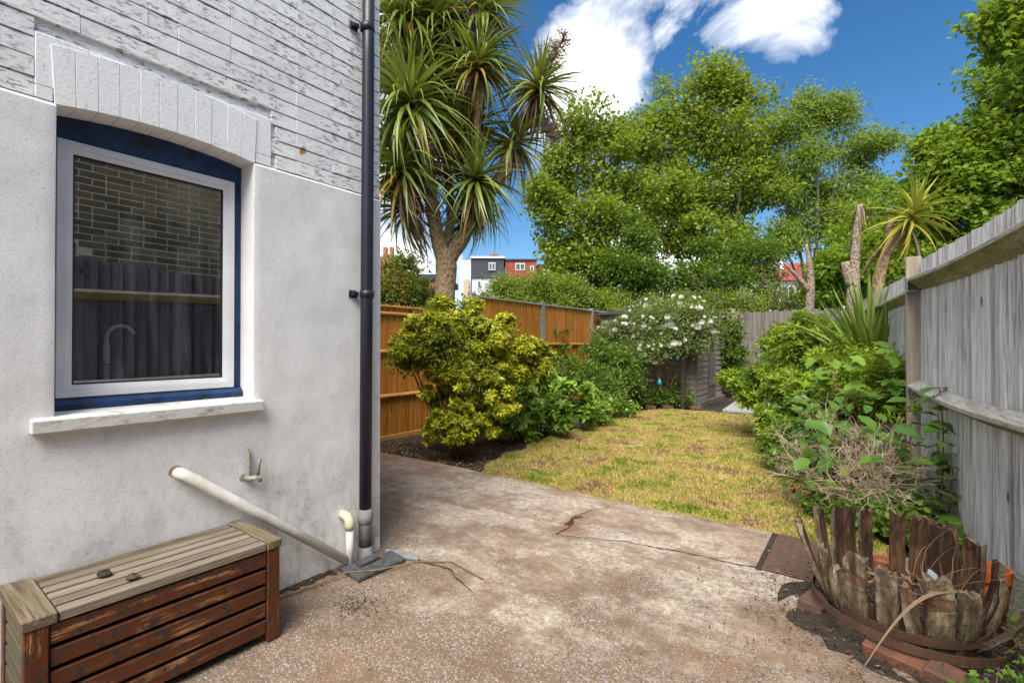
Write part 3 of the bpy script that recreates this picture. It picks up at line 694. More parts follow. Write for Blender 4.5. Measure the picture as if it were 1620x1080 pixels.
obj('lower_pipe', MB().tube([(px-.006, py, .05), (px-.006, py, .235)], .0385, 20).mesh(smooth=True), 'slate_black', dp)
obj('cement_foot', MB().lathe([(.056, -.01), (.052, .03), (.043, .075), (.037, .085)], (px-.006, py, 0), 20).mesh(smooth=True), 'grey_cement', dp)
wp = thing('waste_pipe', (-2.45, .86, .7), 'long white waste pipe sloping down the wall above the wooden chest', 'pipe')
obj('pipe', MB().tube([(-2.50, .845, .715), (-2.462, .856, .712), (-2.445, .875, .700), (-2.43, 1.26, .388), (-2.412, 1.66, .058)], .0245, 16).mesh(smooth=True), 'white_pvc', wp)
obj('wall_hole', MB().lathe([(.001, .008), (.026, .008), (.034, 0), (.036, -.01)], (0, 0, 0), 14).mesh(), 'wall_hole', wp, (-2.484, .843, .722), (0, R(90), 0))
ep = thing('overflow_pipe', (-2.41, 1.69, 0), 'short white elbow pipe dropping to the drain beside the downpipe', 'pipe')
obj('pipe', MB().tube([(-2.408, 1.693, .0), (-2.410, 1.690, .235)], .0215, 14).mesh(smooth=True), 'white_pvc', ep)
el = [(-2.50, 1.688, .292), (-2.455, 1.689, .295), (-2.43, 1.69, .288), (-2.414, 1.69, .272), (-2.410, 1.69, .25), (-2.410, 1.69, .222)]
obj('elbow', MB().tube(el, [.025, .026, .027, .027, .027, .026], 14).mesh(smooth=True), 'cream_pvc', ep)
tpz = thing('outdoor_tap', (-2.46, 1.15, .6), 'corroded old tap stub on the white wall', 'tap')
obj('supply_pipe', MB().tube([(-2.478, 1.148, .765), (-2.462, 1.148, .755), (-2.459, 1.148, .63), (-2.46, 1.15, .612)], [.010, .0095, .0095, .012], 10).mesh(smooth=True), 'verdigris', tpz)
obj('tap_body', MB().tube([(-2.47, 1.135, .632), (-2.45, 1.155, .625), (-2.435, 1.185, .628), (-2.43, 1.192, .606)], [.013, .014, .012, .010], 10).tube([(-2.44, 1.182, .63), (-2.438, 1.19, .70), (-2.436, 1.192, .715)], [.010, .007, .009], 8).mesh(smooth=True), 'verdigris', tpz)
obj('wall_plate', MB().lathe([(.001, .008), (.016, .007), (.02, 0)], n=12).mesh(), 'wall_hole', tpz, (-2.481, 1.128, .632), (0, R(90), 0))
dc = thing('drain_cover', (-2.33, 1.78, 0), 'black slate drain cover at the foot of the downpipe', 'drain cover')
obj('slab', MB().prism([(-2.435, 1.63), (-2.215, 1.61), (-2.205, 1.93), (-2.36, 1.955)], 2, .002, .028).mesh(bevel=.005), 'slate_black', dc)
obj('slab', MB().prism([(-2.37, 1.70), (-2.31, 1.69), (-2.31, 1.83), (-2.37, 1.84)], 2, .0285, .048).mesh(bevel=.004), 'slate_black', dc)
obj('slab', MB().prism([(-2.42, 1.96), (-2.36, 1.90), (-2.15, 1.98), (-2.2, 2.02)], 2, .004, .022).mesh(bevel=.003), 'grey_cement', dc)
cab = [(-2.44, .95, .01), (-2.40, 1.2, .012), (-2.36, 1.45, .012), (-2.33, 1.60, .03), (-2.2, 1.72, .035), (-2.15, 1.95, .012), (-1.98, 2.08, .012), (-1.7, 2.03, .012)]
tag(obj('cable', MB().tube(cab, .004, 6).mesh(smooth=True), 'stem_brown'), 'thin brown cable lying along the foot of the wall', 'cable')

# ================================================================== WOODEN CHEST
bx = thing('storage_chest', (-2.28, .71, 0), 'weathered brown slatted wooden chest against the white wall', 'chest')
X0, X1, Y0, Y1 = -2.468, -2.087, .307, 1.11
zs = [(.328, .389), (.256, .313), (.184, .241), (.112, .169), (.040, .097)]
for z0, z1 in zs:
    obj('front_slat', MB().box((X1-.030, Y0+.062, z0), (X1-.008+random.uniform(-.002, .002), Y1-.056, z1)).mesh(bevel=.003), 'box_front', bx)
    obj('end_slat', MB().box((X0+.045, Y0+.006, z0), (X1-.045, Y0+.024, z1)).mesh(bevel=.003), 'box_endslat', bx)
    obj('end_slat', MB().box((X0+.045, Y1-.024, z0), (X1-.045, Y1-.006, z1)).mesh(bevel=.003), 'box_end', bx)
for x in (X0+.022, X1-.022):
    for y, wd in ((Y0+.030, .058), (Y1-.027, .052)):
        obj('post', MB().box((x-.022, y-wd/2, 0), (x+.022, y+wd/2, .396)).mesh(bevel=.003), 'box_post', bx)
yA, yB = Y0+.083, Y1-.060
obj('end_cap', MB().box((X0-.004, Y0-.006, .397), (X1+.006, yA-.004, .434)).mesh(bevel=.004), 'box_cap', bx)
obj('end_cap', MB().box((X0-.004, yB+.004, .397), (X1+.006, Y1+.006, .434)).mesh(bevel=.004), 'box_cap', bx)
sw = (X1+.006-(X0-.004))/6
for k in range(6):
    x = X0-.004+k*sw
    obj('top_slat', MB().box((x+.008, yA, .405+(0 if k < 5 else -.008)), (x+sw-.008, yB, .431+random.uniform(-.002, .001))).mesh(bevel=.003), 'box_top', bx)
obj('inner_block', MB().box((X0+.05, Y0+.05, .04), (X1-.05, Y1-.05, .38)).mesh(), 'gasket', bx)  # solid near-black box filling the chest behind the slats
for (x, y, s, m, lb) in ((-2.265, .545, .022, 'soil', 'black lump of dirt on the chest lid'), (-2.155, .60, .019, 'red_petal', 'dry reddish leaf curl on the chest lid')):
    me = MB().lathe([(.2*s, .0), (s, .25*s), (1.15*s, .55*s), (.6*s, .95*s), (.05*s, 1.05*s)], n=9).mesh()
    for v in me.vertices: v.co *= random.uniform(.75, 1.2)
    tag(obj('debris', me, 'soil' if m == 'soil' else 'litter', None, (x, y, .431)), lb, 'debris')

# ================================================================== ORANGE FENCE (left boundary)
of = thing('wooden_fence', (-5.42, 8, 0), 'orange stained closeboard fence with concrete posts behind the shrubs', 'fence')
FX = -5.42; posts = [3.98, 6.18, 8.38, 10.58, 12.78, 14.2]
bme = [MB().prism([(-.012, -.052), (.006, -.052), (-.007, .052), (-.012, .052)], 2, 0, 1).mesh() for _ in range(1)]
def closeboard(parent, y0, y1, ztop, fx, bmat, rmat, rails, capm, zb=.02):
    y = y0+.05; k = 0
    while y < y1-.02:
        o = obj('board', bme[0], bmat, parent, (fx+random.uniform(-.002, .002), y, zb)); o.scale = (1, 1, ztop-zb-.03+random.uniform(-.004, .004)); o.rotation_euler[1] = random.uniform(-.002, .002)
        y += .1
    for zr in rails:
        obj('rail', MB().prism([(fx+.006, zr-.035), (fx+.050, zr-.012), (fx+.050, zr+.012), (fx+.006, zr+.035)], 1, y0+.0, y1).mesh(bevel=.003), rmat, parent)
    obj('capping', MB().box((fx-.025, y0, ztop-.03), (fx+.045, y1, ztop)).mesh(bevel=.004), rmat if capm is None else capm, parent)
closeboard(of, 1.85, 3.93, 1.84, FX, 'orange_board', 'orange_rail', (.57, 1.19, 1.72), None)
closeboard(of, 4.03, 6.13, 1.84, FX, 'orange_board', 'orange_rail', (.57, 1.19, 1.72), None)
for a, b2 in zip(posts[1:], posts[2:]): closeboard(of, a+.05, b2-.05, 2.13, FX, 'orange_board', 'orange_rail', (.40, 1.30), 'grey_rail')
for i, y in enumerate(posts): obj('fence_post', MB().box((FX-.05, y-.05, -.1), (FX+.05, y+.05, 1.90 if i == 0 else 2.17)).mesh(bevel=.006), 'concrete_post', of)
for a, b2 in ((1.85, 6.13),): obj('gravel_board', MB().box((FX-.02, a, -.1), (FX+.02, b2, .02)).mesh(bevel=.004), 'orange_rail', of)

# ================================================================== GREY FENCE (right boundary) and END FENCE
gf = thing('weathered_fence', (.45, 4, 0), 'tall weathered grey closeboard fence with two thick rails', 'fence')
ang = math.atan(.127)
def gtop(y): return 1.985+.05*max(0, (3.6-y))**1.2-.010*math.sin((y-2.2)*1.3)
y = -1.2
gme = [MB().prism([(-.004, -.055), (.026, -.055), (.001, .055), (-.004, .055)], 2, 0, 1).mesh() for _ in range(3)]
ys_ = []
while y < 13.6:
    if not (5.33 < y < 5.45): ys_.append(y)
    y += .098
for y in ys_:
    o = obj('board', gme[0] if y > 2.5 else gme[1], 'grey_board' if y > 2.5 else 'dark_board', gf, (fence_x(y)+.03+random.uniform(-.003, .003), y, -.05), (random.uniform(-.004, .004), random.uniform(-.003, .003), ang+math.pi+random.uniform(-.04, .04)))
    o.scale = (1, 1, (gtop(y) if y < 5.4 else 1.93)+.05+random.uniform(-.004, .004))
def sag_rail(z, y0, y1, sag, h, dpt, nose=.03):
    m = MB(); k = 14; L = []
    for i in range(k+1):
        f = i/k; y = y0+(y1-y0)*f; x = fence_x(y)+.004; zz = z-sag*math.sin(math.pi*f)+.006*mnoise.noise(Vector((y*2, z, 0)))
        L.append([(x, y, zz+h/2), (x-dpt, y, zz+nose+.014), (x-dpt, y, zz+nose-.014), (x, y, zz-h/2)])
    m.add([v for r in L for v in r], [(0, 1, 2, 3), (4*k+3, 4*k+2, 4*k+1, 4*k)]+[(4*i+j, 4*i+4+j, 4*i+4+(j+1) % 4, 4*i+(j+1) % 4) for i in range(k) for j in range(4)])
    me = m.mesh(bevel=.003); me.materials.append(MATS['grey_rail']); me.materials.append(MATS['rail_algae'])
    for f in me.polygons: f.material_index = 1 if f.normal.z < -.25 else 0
    return me
obj('rail', sag_rail(1.80, 2.55, 5.33, .03, .12, .085, .035), 'grey_rail', gf)
obj('rail', sag_rail(.925, 2.55, 5.33, .035, .12, .085, .0), 'grey_rail', gf)
obj('rail', sag_rail(1.80, -1.2, 2.54, .03, .10, .075), 'grey_rail', gf)
obj('rail', sag_rail(.91, -1.2, 2.54, .03, .11, .075), 'grey_rail', gf)
obj('rail', sag_rail(1.72, 5.46, 8.2, .02, .09, .07), 'grey_rail', gf); obj('rail', sag_rail(.9, 5.46, 8.2, .02, .09, .07), 'grey_rail', gf)
obj('fence_post', MB().box((fence_x(5.4)-.075, 5.34, -.1), (fence_x(5.4)+.03, 5.44, 2.035)).mesh(bevel=.005), 'grey_post', gf)
obj('rail_bracket', MB().box((fence_x(5.33)-.083, 5.265, 1.74), (fence_x(5.33)-.074, 5.34, 1.845)).box((fence_x(5.33)-.083, 5.265, 1.732), (fence_x(5.33)-.01, 5.34, 1.740)).mesh(bevel=.001), 'galv', gf)
ef = thing('end_fence', (-3, 13.9, 0), 'dark weathered board fence across the far end of the garden', 'fence')
x = -5.3
while x < -.6:
    o = obj('board', gme[2], 'end_board', ef, (x, 13.9+random.uniform(-.01, .01), -.05), (random.uniform(-.01, .01), random.uniform(-.008, .008), R(-90)+random.uniform(-.03, .03))); o.scale = (1, 1, 2.20+random.uniform(-.03, .03)); x += .1
for zr in (.5, 1.75): obj('rail', MB().box((-5.3, 13.93, zr-.04), (-.6, 13.98, zr+.04)).mesh(bevel=.004), 'end_board', ef)
obj('fence_post', MB().box((-2.95, 13.78, -.1), (-2.85, 13.87, 2.24)).mesh(bevel=.004), 'grey_post', ef)

# ================================================================== SHED
sh = thing('garden_shed', (-4.0, 11.7, 0), 'grey weatherboarded garden shed behind the climbing rose', 'shed')
sx0, sx1, sy0, sy1, sht = -5.25, -3.0, 10.75, 12.95, 2.02
obj('carcass', MB().box((sx0+.03, sy0+.03, -.05), (sx1-.03, sy1-.03, sht)).mesh(), 'dark_post', sh)
k = 0; z = .06
while z < sht-.05:
    h = .125
    o = obj('weatherboard', MB().prism([(sy0+.030, z), (sy0-.008, z), (sy0+.012, z+h+.01), (sy0+.03, z+h+.01)], 0, sx0, sx1-.03).mesh(), 'shed_board', sh)
    for a, b2 in ((sy0+.03, 11.62), (12.32, sy1)):
        m = MB(); pr = [(sx1-.03, z), (sx1+.008, z), (sx1-.012, z+h+.01), (sx1-.03, z+h+.01)]
        m.prism(pr, 1, a, b2); obj('weatherboard', m.mesh(), 'shed_board_side', sh)
    z += h
for x, y in ((sx1, sy0),): obj('corner_trim', MB().box((x-.035, y-.018, -.02), (x+.018, y+.035, sht)).mesh(bevel=.003), 'end_board', sh)
dr = obj('door', MB().box((sx1-.02, 11.65, .06), (sx1+.02, 12.30, 1.92)).mesh(bevel=.004), 'end_board', sh)
obj('door_window', MB().box((sx1+.021, 11.80, 1.15), (sx1+.026, 12.15, 1.75)).mesh(), 'far_window', dr)
obj('door_ledge', MB().box((sx1+.021, 11.68, .35), (sx1+.04, 12.28, .45)).mesh(bevel=.003), 'end_board', dr)
obj('roof', MB().prism([(sx0-.12, 2.0), (sx1+.12, 2.03), (sx1+.12, 2.07), ((sx0+sx1)/2, 2.16), (sx0-.12, 2.04)], 1, sy0-.12, sy1+.1).mesh(bevel=.006), 'slate_black', sh)
obj('base_board', MB().box((sx0, sy0-.05, -.06), (sx1+.09, sy1, .05)).mesh(bevel=.006), 'end_board', sh)
tag(obj('paving_slab', MB().prism([(-2.35, 10.2), (-1.6, 10.25), (-1.75, 12.4), (-2.5, 12.3)], 2, -.05, .01).mesh(bevel=.008), 'stone_slab'), 'pale flat slab on the ground beside the shed', 'paving slab')
for k in range(5):
    yb_ = 13.2+.02*k
    tag(obj('plank', MB().box((-2.55+.05*k, yb_, 0), (-2.47+.05*k, yb_+.025, 1.15+.06*k)).mesh(bevel=.003), 'end_board', None, (0, 0, 0), (0, .04*(k-1), 0)), 'old board leaning by the far fence next to the shed', 'plank', 'boards leaning by the far fence')

# ================================================================== MANHOLE COVER
mc = thing('manhole_cover', (-.26, 3.40, 0), 'rusty rectangular iron inspection cover set in the concrete', 'manhole cover')
obj('frame', MB().box((-.50, 3.07, .0045), (-.02, 3.70, .012)).mesh(bevel=.003), 'rust_iron', mc)
obj('lid', MB().box((-.485, 3.085, .0125), (-.035, 3.685, .018)).mesh(bevel=.003), 'rust_iron', mc)
lug = bbox_mesh((.030, .017, .006), .002)
for i in range(8):
    for j in range(13):
        if 2 <= i <= 5 and 5 <= j <= 8 and (i in (3, 4)): continue
        obj('stud', lug, 'rust_iron', mc, (-.455+i*.0557, 3.115+j*.045, .0205), (0, 0, R(90) if (i+j) % 2 else 0))
for j, ln in enumerate((.050, .062, .056)):
    obj('raised_bar', bbox_mesh((.10, .010, .005), .002), 'rust_iron', mc, (-.26, 3.345+j*.055, .0205))
obj('concrete_haunch', MB().prism([(-.532, 3.06), (-.50, 3.06), (-.50, 3.71), (-.536, 3.72)], 2, -.02, .0055).mesh(bevel=.002), 'soil', mc)

# ================================================================== BROKEN BARREL PLANTER
BC = Vector((.115, 2.86, 0))
bp = thing('barrel_planter', BC, 'collapsed half barrel planter with splayed rotten staves', 'planter')
def stave(phi, h, wd, lean, z0=.035, r0=.262, skew=0, thick=.024, rag=.026):
    """phi: degrees round from the side facing the house door (-Y) towards +X; local frame: x tangent, y outwards, z up"""
    rows = 7; cols = 4; V = []; F = []
    for s in (0, 1):
        for i in range(rows+1):
            f = i/rows
            for j in range(cols+1):
                g = j/cols-.5
                ww = wd*(.86+.20*math.sin(math.pi*(.15+.6*f)))
                yy = (thick/2 if s else -thick/2)+.022*math.sin(math.pi*f)*.8-.10*g*g*wd
                zz = h*f+(random.uniform(-rag, rag*.5) if i == rows else 0)
                V.append((g*ww+random.uniform(-.0015, .0015), yy+random.uniform(-.002, .002)*(1+2*f), zz))
    o = (rows+1)*(cols+1)
    for i in range(rows):
        for j in range(cols):
            a = i*(cols+1)+j; b_ = a+cols+1; F += [(a, b_, b_+1, a+1), (o+a, o+a+1, o+b_+1, o+b_)]
        a = i*(cols+1); b_ = a+cols+1; F.append((a, o+a, o+b_, b_)); F.append((a+cols, b_+cols, o+b_+cols, o+a+cols))
    for j in range(cols):
        a = rows*(cols+1)+j; F.append((a, o+a, o+a+1, a+1)); F.append((j, j+1, o+j+1, o+j))
    me = bpy.data.meshes.new('stave'); me.from_pydata(V, [], F); me.update(); me.materials.append(MATS['stave_wood']); me.materials.append(MATS['stave_inner'])
    for f in me.polygons: f.material_index = 1 if f.normal.y > .3 else 0
    ph = R(phi); out = Vector((math.sin(ph), -math.cos(ph), 0)); p = BC+out*r0+Vector((0, 0, z0))
    M = Matrix.Rotation(math.atan2(out.y, out.x)-math.pi/2, 4, 'Z') @ Matrix.Rotation(R(-lean), 4, 'X') @ Matrix.Rotation(R(skew), 4, 'Y')
    return obj('stave', me, 'stave_wood', bp, p, M.to_euler())
for a in [(-88, .40, .055, 22, 0), (-106, .42, .066, 13, 4), (-70, .30, .05, 13, -6), (-55, .25, .062, 12, -9), (-37, .325, .094, 4, -1), (-11, .30, .070, 6, 1), (7, .235, .050, 4, 7), (24, .325, .092, 8, 5),
          (43, .275, .080, 10, 4), (60, .31, .036, 36, 6), (-130, .415, .13, 5, 0), (-152, .405, .055, 3, 0), (-179, .405, .062, 3, 0), (166, .40, .068, 3, 2), (145, .385, .125, 5, -2), (122, .36, .10, 7, 2), (100, .33, .06, 12, 3), (86, .27, .05, 15, 0)]:
    stave(a[0], a[1], a[2], a[3], skew=a[4])
def hoop(r, h, z, tilt, cx=0, cy=0, th=.004):
    m = MB(); n = 48; V = []
    for k in range(n):
        a = 2*math.pi*k/n; rr = r*(1+.015*math.sin(3*a+1))
        for (dr, dz) in ((0, 0), (th, 0), (th, h), (0, h)): V.append(((rr+dr)*math.cos(a), (rr+dr)*math.sin(a), dz))
    m.add(V, [(4*k+j, 4*((k+1) % n)+j, 4*((k+1) % n)+(j+1) % 4, 4*k+(j+1) % 4) for k in range(n) for j in range(4)])
    return obj('hoop', m.mesh(smooth=False), 'hoop_iron', bp, BC+Vector((cx, cy, z)), (R(tilt[0]), R(tilt[1]), 0))
hoop(.293, .038, .075, (1.5, 1.5)); hoop(.355, .034, .05, (-2.5, 4.5), .0, -.02)
m = MB().lathe([(.245, -.02), (.275, -.02), (.279, .11), (.25, .10)], (0, 0, 0), 40); m.v = [(x, y, z+(random.uniform(-.012, .012) if z > .05 else 0)) for x, y, z in m.v]
obj('lower_body', m.mesh(), 'stave_inner', bp, BC+Vector((0, 0, .035)))
def mound(name, r, h, z, mm, parent, c, n=20):
    m = MB(); V = [(0, 0, h)]
    for i in range(1, 7):
        for j in range(n):
            a = 2*math.pi*j/n; rr = r*i/6; V.append((rr*math.cos(a), rr*math.sin(a), h*(1-(i/6)**2)+.02*mnoise.noise(Vector((rr*9*math.cos(a), rr*9*math.sin(a), 2)))))
    F = [(0, 1+j, 1+(j+1) % n) for j in range(n)]+[(1+i*n+j, 1+(i+1)*n+j, 1+(i+1)*n+(j+1) % n, 1+i*n+(j+1) % n) for i in range(5) for j in range(n)]
    m.add(V, F); return obj(name, m.mesh(smooth=True), mm, parent, Vector(c)+Vector((0, 0, z)))
mound('compost', .25, .06, .11, 'soil', bp, BC)
tag(mound('soil_spill', .47, .022, .0, 'soil', None, BC+Vector((-.03, -.02, 0)), 36), 'dark soil spilled round the foot of the barrel', 'soil', kind='stuff')
n = 700; rr = .25*np.sqrt(RNG.random(n)); aa = RNG.random(n)*6.283; P = np.stack([BC.x+rr*np.cos(aa), BC.y+rr*np.sin(aa), .165+.03*RNG.random(n)-.6*rr**2], 1)
tag(obj('bark_bits', leaf_mesh('bark_bits', P, unit(rnd_unit(n)*np.array([1, 1, .5])), unit(rnd_unit(n)+np.array([0, 0, 1])), RNG.uniform(.012, .05, n), RNG.uniform(.004, .014, n)), 'litter', bp), kind='stuff')
tw = MB()
for k in range(14):
    p0 = BC+Vector((random.uniform(-.05, .2), random.uniform(-.12, .2), .17)); p1 = p0+Vector((random.uniform(-.12, .2), random.uniform(-.1, .15), random.uniform(.03, .26)))
    tw.tube(bend(p0, p1, 4, .18), [.0022, .002, .0016, .0013, .0008], 5)
obj('dry_twigs', tw.mesh(), 'stem_brown', bp)
tag(obj('plastic_shard', MB().add([(-.045, 0, 0), (.05, .005, .01), (.035, .02, .13), (-.01, .02, .15), (-.045, .004, 0)], [(0, 1, 2, 3)]).prism([(-.045, 0), (.05, 0), (.03, .13), (-.01, .15)], 1, .003, .006).mesh(), 'plastic_white', None, BC+Vector((.10, -.04, .165)), (R(-12), R(14), R(35)), .8), 'broken pale plastic plate standing in the barrel', 'plastic piece')
for (dx, dy, r, h, mm, lb) in ((.33, .28, .07, .25, 'orange_pot', 'bright orange plastic pot behind the right-hand staves'), (-.06, .46, .052, .12, 'terracotta', 'small terracotta pot standing behind the barrel')):
    pt = thing('plant_pot', BC+Vector((dx, dy, 0)), lb, 'plant pot')
    obj('body', MB().lathe([(.001, .01), (r*.75, .0), (r*.97, h*.8), (r*.9, h*.8), (r*.70, .03)], n=24).mesh(smooth=True), mm, pt, BC+Vector((dx, dy, 0)))
    obj('rim', MB().lathe([(r*.95, h*.78), (r*1.08, h*.78), (r*1.1, h), (r*.98, h), (r*.92, h*.8)], n=24).mesh(), mm, pt, BC+Vector((dx, dy, 0)))
for (p, rz, lb) in (((-.215, 2.80, .022), 78, 'red brick wedged under the left of the barrel hoop'), ((.27, 2.44, .022), -20, 'red brick lying in front of the barrel'), ((.08, 2.50, .022), -14, 'half buried red brick under the front of the hoop')):
    tag(obj('brick', bbox_mesh((.21, .10, .055), .006, .003), 'red_brick', None, p, (R(4), R(3), R(rz))), lb, 'brick')
tag(obj('post_stub', bbox_mesh((.11, .11, .36), .012, .008), 'mossy_concrete', None, (.60, 2.56, .17), (0, R(3), R(12))), 'mossy concrete post stub beside the barrel and fence', 'concrete post')
tag(obj('post_spur', MB().prism([(.0, 0), (.12, 0), (.09, .22), (.03, .26)], 1, -.04, .04).mesh(bevel=.01), 'mossy_concrete', None, (.49, 3.12, 0)), 'lichen covered concrete spur at the foot of the grey fence', 'concrete post')
m = MB(); pp = bend((.30, 2.62, .30), (-.02, 2.36, .02), 10, 0); L = []
for i, p in enumerate(pp):
    f = i/10; p = p+Vector((0, 0, .10*math.sin(math.pi*f))); wd = .013*math.sin(math.pi*min(1, .12+.88*f))**.6*(1.05-f)+.002; L.append((p+Vector((wd*.5, -wd*.6, 0)), p-Vector((wd*.5, -wd*.6, -.004))))
m.add([v for q in L for v in q], [(2*i, 2*i+1, 2*i+3, 2*i+2) for i in range(10)])
tag(obj('dry_leaf', m.mesh(smooth=True), 'leaf_dead'), 'long dry strap leaf hanging over the barrel hoop', 'leaf')

# ================================================================== CORDYLINE (behind the orange fence)
def blade_mesh(L, wd, droop, curl=0.0, k=7):
    V = []; F = []
    for i in range(k+1):
        f = i/k; ww = wd*(.45+.55*math.sin(math.pi*min(1, f*1.15+.12)))*(1-f**3)
        x = L*(f-.14*droop*f*f*f); z = -L*droop*f**2.2*.62
        fold = ww*.28
        V += [(x, -ww/2, z+fold), (x, 0, z), (x, ww/2, z+fold)]
    for i in range(k):
        a = 3*i; F += [(a, a+1, a+4, a+3), (a+1, a+2, a+5, a+4)]
    me = bpy.data.meshes.new('leaf'); me.from_pydata(V, [], F); me.polygons.foreach_set('use_smooth', [True]*len(F)); me.update(); return me
BL = {}
def blades(key, L, wd, mm, droops=(.05, .3, .6, .9)):
    BL[key] = [blade_mesh(L*random.uniform(.9, 1.1), wd, dd) for dd in droops]
    for me in BL[key]: me.materials.append(MATS[mm])
blades('cg', 1.08, .068, 'leaf_cordyline'); blades('cy', 1.0, .056, 'leaf_cord_yellow', (.2, .5)); blades('cd', .95, .036, 'leaf_dead', (.3, .7))
blades('var', .62, .040, 'leaf_variegated', (.1, .35, .6)); blades('ph', .95, .055, 'leaf_phormium', (.0, .1, .3, .6))
def joined(blist, name, mm, parent):
    """join many transformed blades into one mesh (numpy)"""
    Vs = []; Fs = []; k = 0
    for me, M in blist:
        co = np.empty(len(me.vertices)*3, dtype=np.float32); me.vertices.foreach_get('co', co); co = co.reshape(-1, 3)
        A = np.array(M); Vs.append(co @ A[:3, :3].T+A[:3, 3]); fi = np.empty(len(me.loops), dtype=np.int32); me.loops.foreach_get('vertex_index', fi); Fs.append(fi+k); k += len(co)
    return obj(name, fast_mesh(name, np.concatenate(Vs), 4, np.concatenate(Fs), True), mm, parent)
def rosette(parent, c, axis, n_obj, n_join, keys=('cg', 'cy', 'cd'), size=1.0, name='rosette', mats=('leaf_cordyline', 'leaf_cord_yellow', 'leaf_dead'), dead=.25, yellow=.14, lo=-75):
    c = Vector(c); ax = Vector(axis).normalized(); Q = ax.to_track_quat('Z', 'Y').to_matrix().to_4x4(); ga = 2.39996
    lists = {0: [], 1: [], 2: []}; objs = []
    N = n_obj+n_join
    for i in range(N):
        f = i/N; el = 82-(82-lo)*f**.8+random.uniform(-9, 9); az = i*ga+random.uniform(-.25, .25)
        typ = 0
        if f > 1-dead and keys[2] and random.random() < .85: typ = 2
        elif f > 1-dead-yellow and random.random() < .6: typ = 1
        vs = BL[keys[typ]]; j = min(len(vs)-1, max(0, int((1-max(0, el)/90)*len(vs)*.9+random.uniform(-.4, .7))))
        s = size*random.uniform(.82, 1.12)*(.75+.25*min(1, f*3))
        M = Matrix.Translation(c+ax*(.10*size*(1-2*f))) @ Q @ Matrix.Rotation(az, 4, 'Z') @ Matrix.Rotation(-R(el), 4, 'Y') @ Matrix.Rotation(random.uniform(-.35, .35), 4, 'X') @ Matrix.Scale(s, 4)
        if typ == 0 and len(objs) < n_obj and (i % max(1, int(N*.6/n_obj+.5)) == 0 if n_obj else False): objs.append((vs[j], M))
        else: lists[typ].append((vs[j], M))
    core = None
    for ty in (0, 1, 2):
        if lists[ty]:
            o = joined(lists[ty], name if core is None else ('dead_skirt' if ty == 2 else 'yellowing_leaves'), mats[ty], parent if core is None else core); tag(o, kind='stuff')
            if core is None: core = o
    for me, M in objs:
        o = bpy.data.objects.new('leaf', me); C.objects.link(o); o.parent = core
        loc, q, s = M.decompose(); o.location = loc-W[core.name]; o.rotation_euler = q.to_euler(); o.scale = s
    return core
def panicle(mb, base, tip, n=60, spread=.28):
    base = Vector(base); tip = Vector(tip); ax = tip-base; mb.tube(bend(base, tip, 4, .05), [.010, .009, .007, .005, .003], 5, cap=False)
    for k in range(n):
        f = .2+.8*random.random(); p = base+ax*f; d_ = Vector((random.gauss(0, 1), random.gauss(0, 1), random.gauss(.35, .8))).normalized()
        e = p+d_*spread*(1.15-f*.75)*random.uniform(.5, 1.1); mb.tube(bend(p, e, 3, .12), [.007, .006, .005, .0035], 4, cap=False)
        for q in range(4):
            g = p.lerp(e, random.uniform(.3, 1)); h = g+Vector((random.gauss(0, 1), random.gauss(0, 1), random.gauss(.2, .8))).normalized()*.07*random.uniform(.6, 1.3); mb.tube([g, h], [.005, .003], 3, cap=False)
ct = thing('cordyline_tree', (-5.77, 5.87, 0), 'tall many-headed cabbage palm rising behind the orange fence', 'palm tree')
tk = MB()
def poly_tube(mb, pts, rr, n=14):
    out = []; ro = []
    for i in range(len(pts)-1):
        for k in range(4): f = k/4; out.append(Vector(pts[i]).lerp(Vector(pts[i+1]), f)); ro.append(rr[i]+(rr[i+1]-rr[i])*f)
    out.append(Vector(pts[-1])); ro.append(rr[-1])
    for _ in range(2): out = [out[0]]+[(a+b_*2+c_)/4 for a, b_, c_ in zip(out, out[1:], out[2:])]+[out[-1]]
    ro = [r*(1+.07*mnoise.noise(Vector((p.x*3, p.y*3, p.z*5)))) for r, p in zip(ro, out)]
    mb.tube(out, ro, n)
F0 = (-5.73, 5.90, 2.62)
poly_tube(tk, [(-5.80, 5.86, -.1), (-5.77, 5.87, 1.3), (-5.75, 5.88, 2.1), F0, (-5.72, 5.85, 2.9)], [.24, .185, .165, .18, .15], 18)
poly_tube(tk, [F0, (-5.80, 5.78, 3.0), (-5.80, 5.64, 3.5), (-5.78, 5.5, 4.1), (-5.76, 5.22, 5.0)], [.15, .125, .11, .10, .085])
poly_tube(tk, [(-5.72, 5.90, 2.68), (-5.58, 6.06, 3.05), (-5.36, 6.26, 3.5), (-5.18, 6.45, 3.95), (-5.05, 6.66, 4.4), (-4.97, 6.77, 4.75), (-4.6, 6.77, 5.2), (-4.47, 6.77, 5.5)], [.14, .125, .11, .10, .09, .08, .07, .06])
poly_tube(tk, [(-5.36, 6.24, 3.45), (-5.29, 6.20, 3.9), (-5.27, 6.16, 4.6), (-5.24, 6.12, 5.2), (-5.22, 6.09, 5.85)], [.06, .055, .058, .062, .06], 10)
poly_tube(tk, [(-5.76, 5.88, 2.95), (-5.70, 6.0, 3.35), (-5.80, 6.04, 3.95), (-5.9, 5.97, 5.0), (-5.9, 5.97, 6.8)], [.08, .075, .07, .07, .06], 10)
poly_tube(tk, [(-5.78, 5.5, 4.1), (-6.0, 5.4, 5.0), (-6.18, 5.38, 6.6)], [.07, .07, .06], 10)
poly_tube(tk, [(-5.85, 5.97, 5.3), (-5.6, 6.1, 6.0), (-5.3, 6.28, 6.95)], [.06, .06, .055], 10)
obj('trunk', tk.mesh(smooth=True), 'palm_bark', ct)
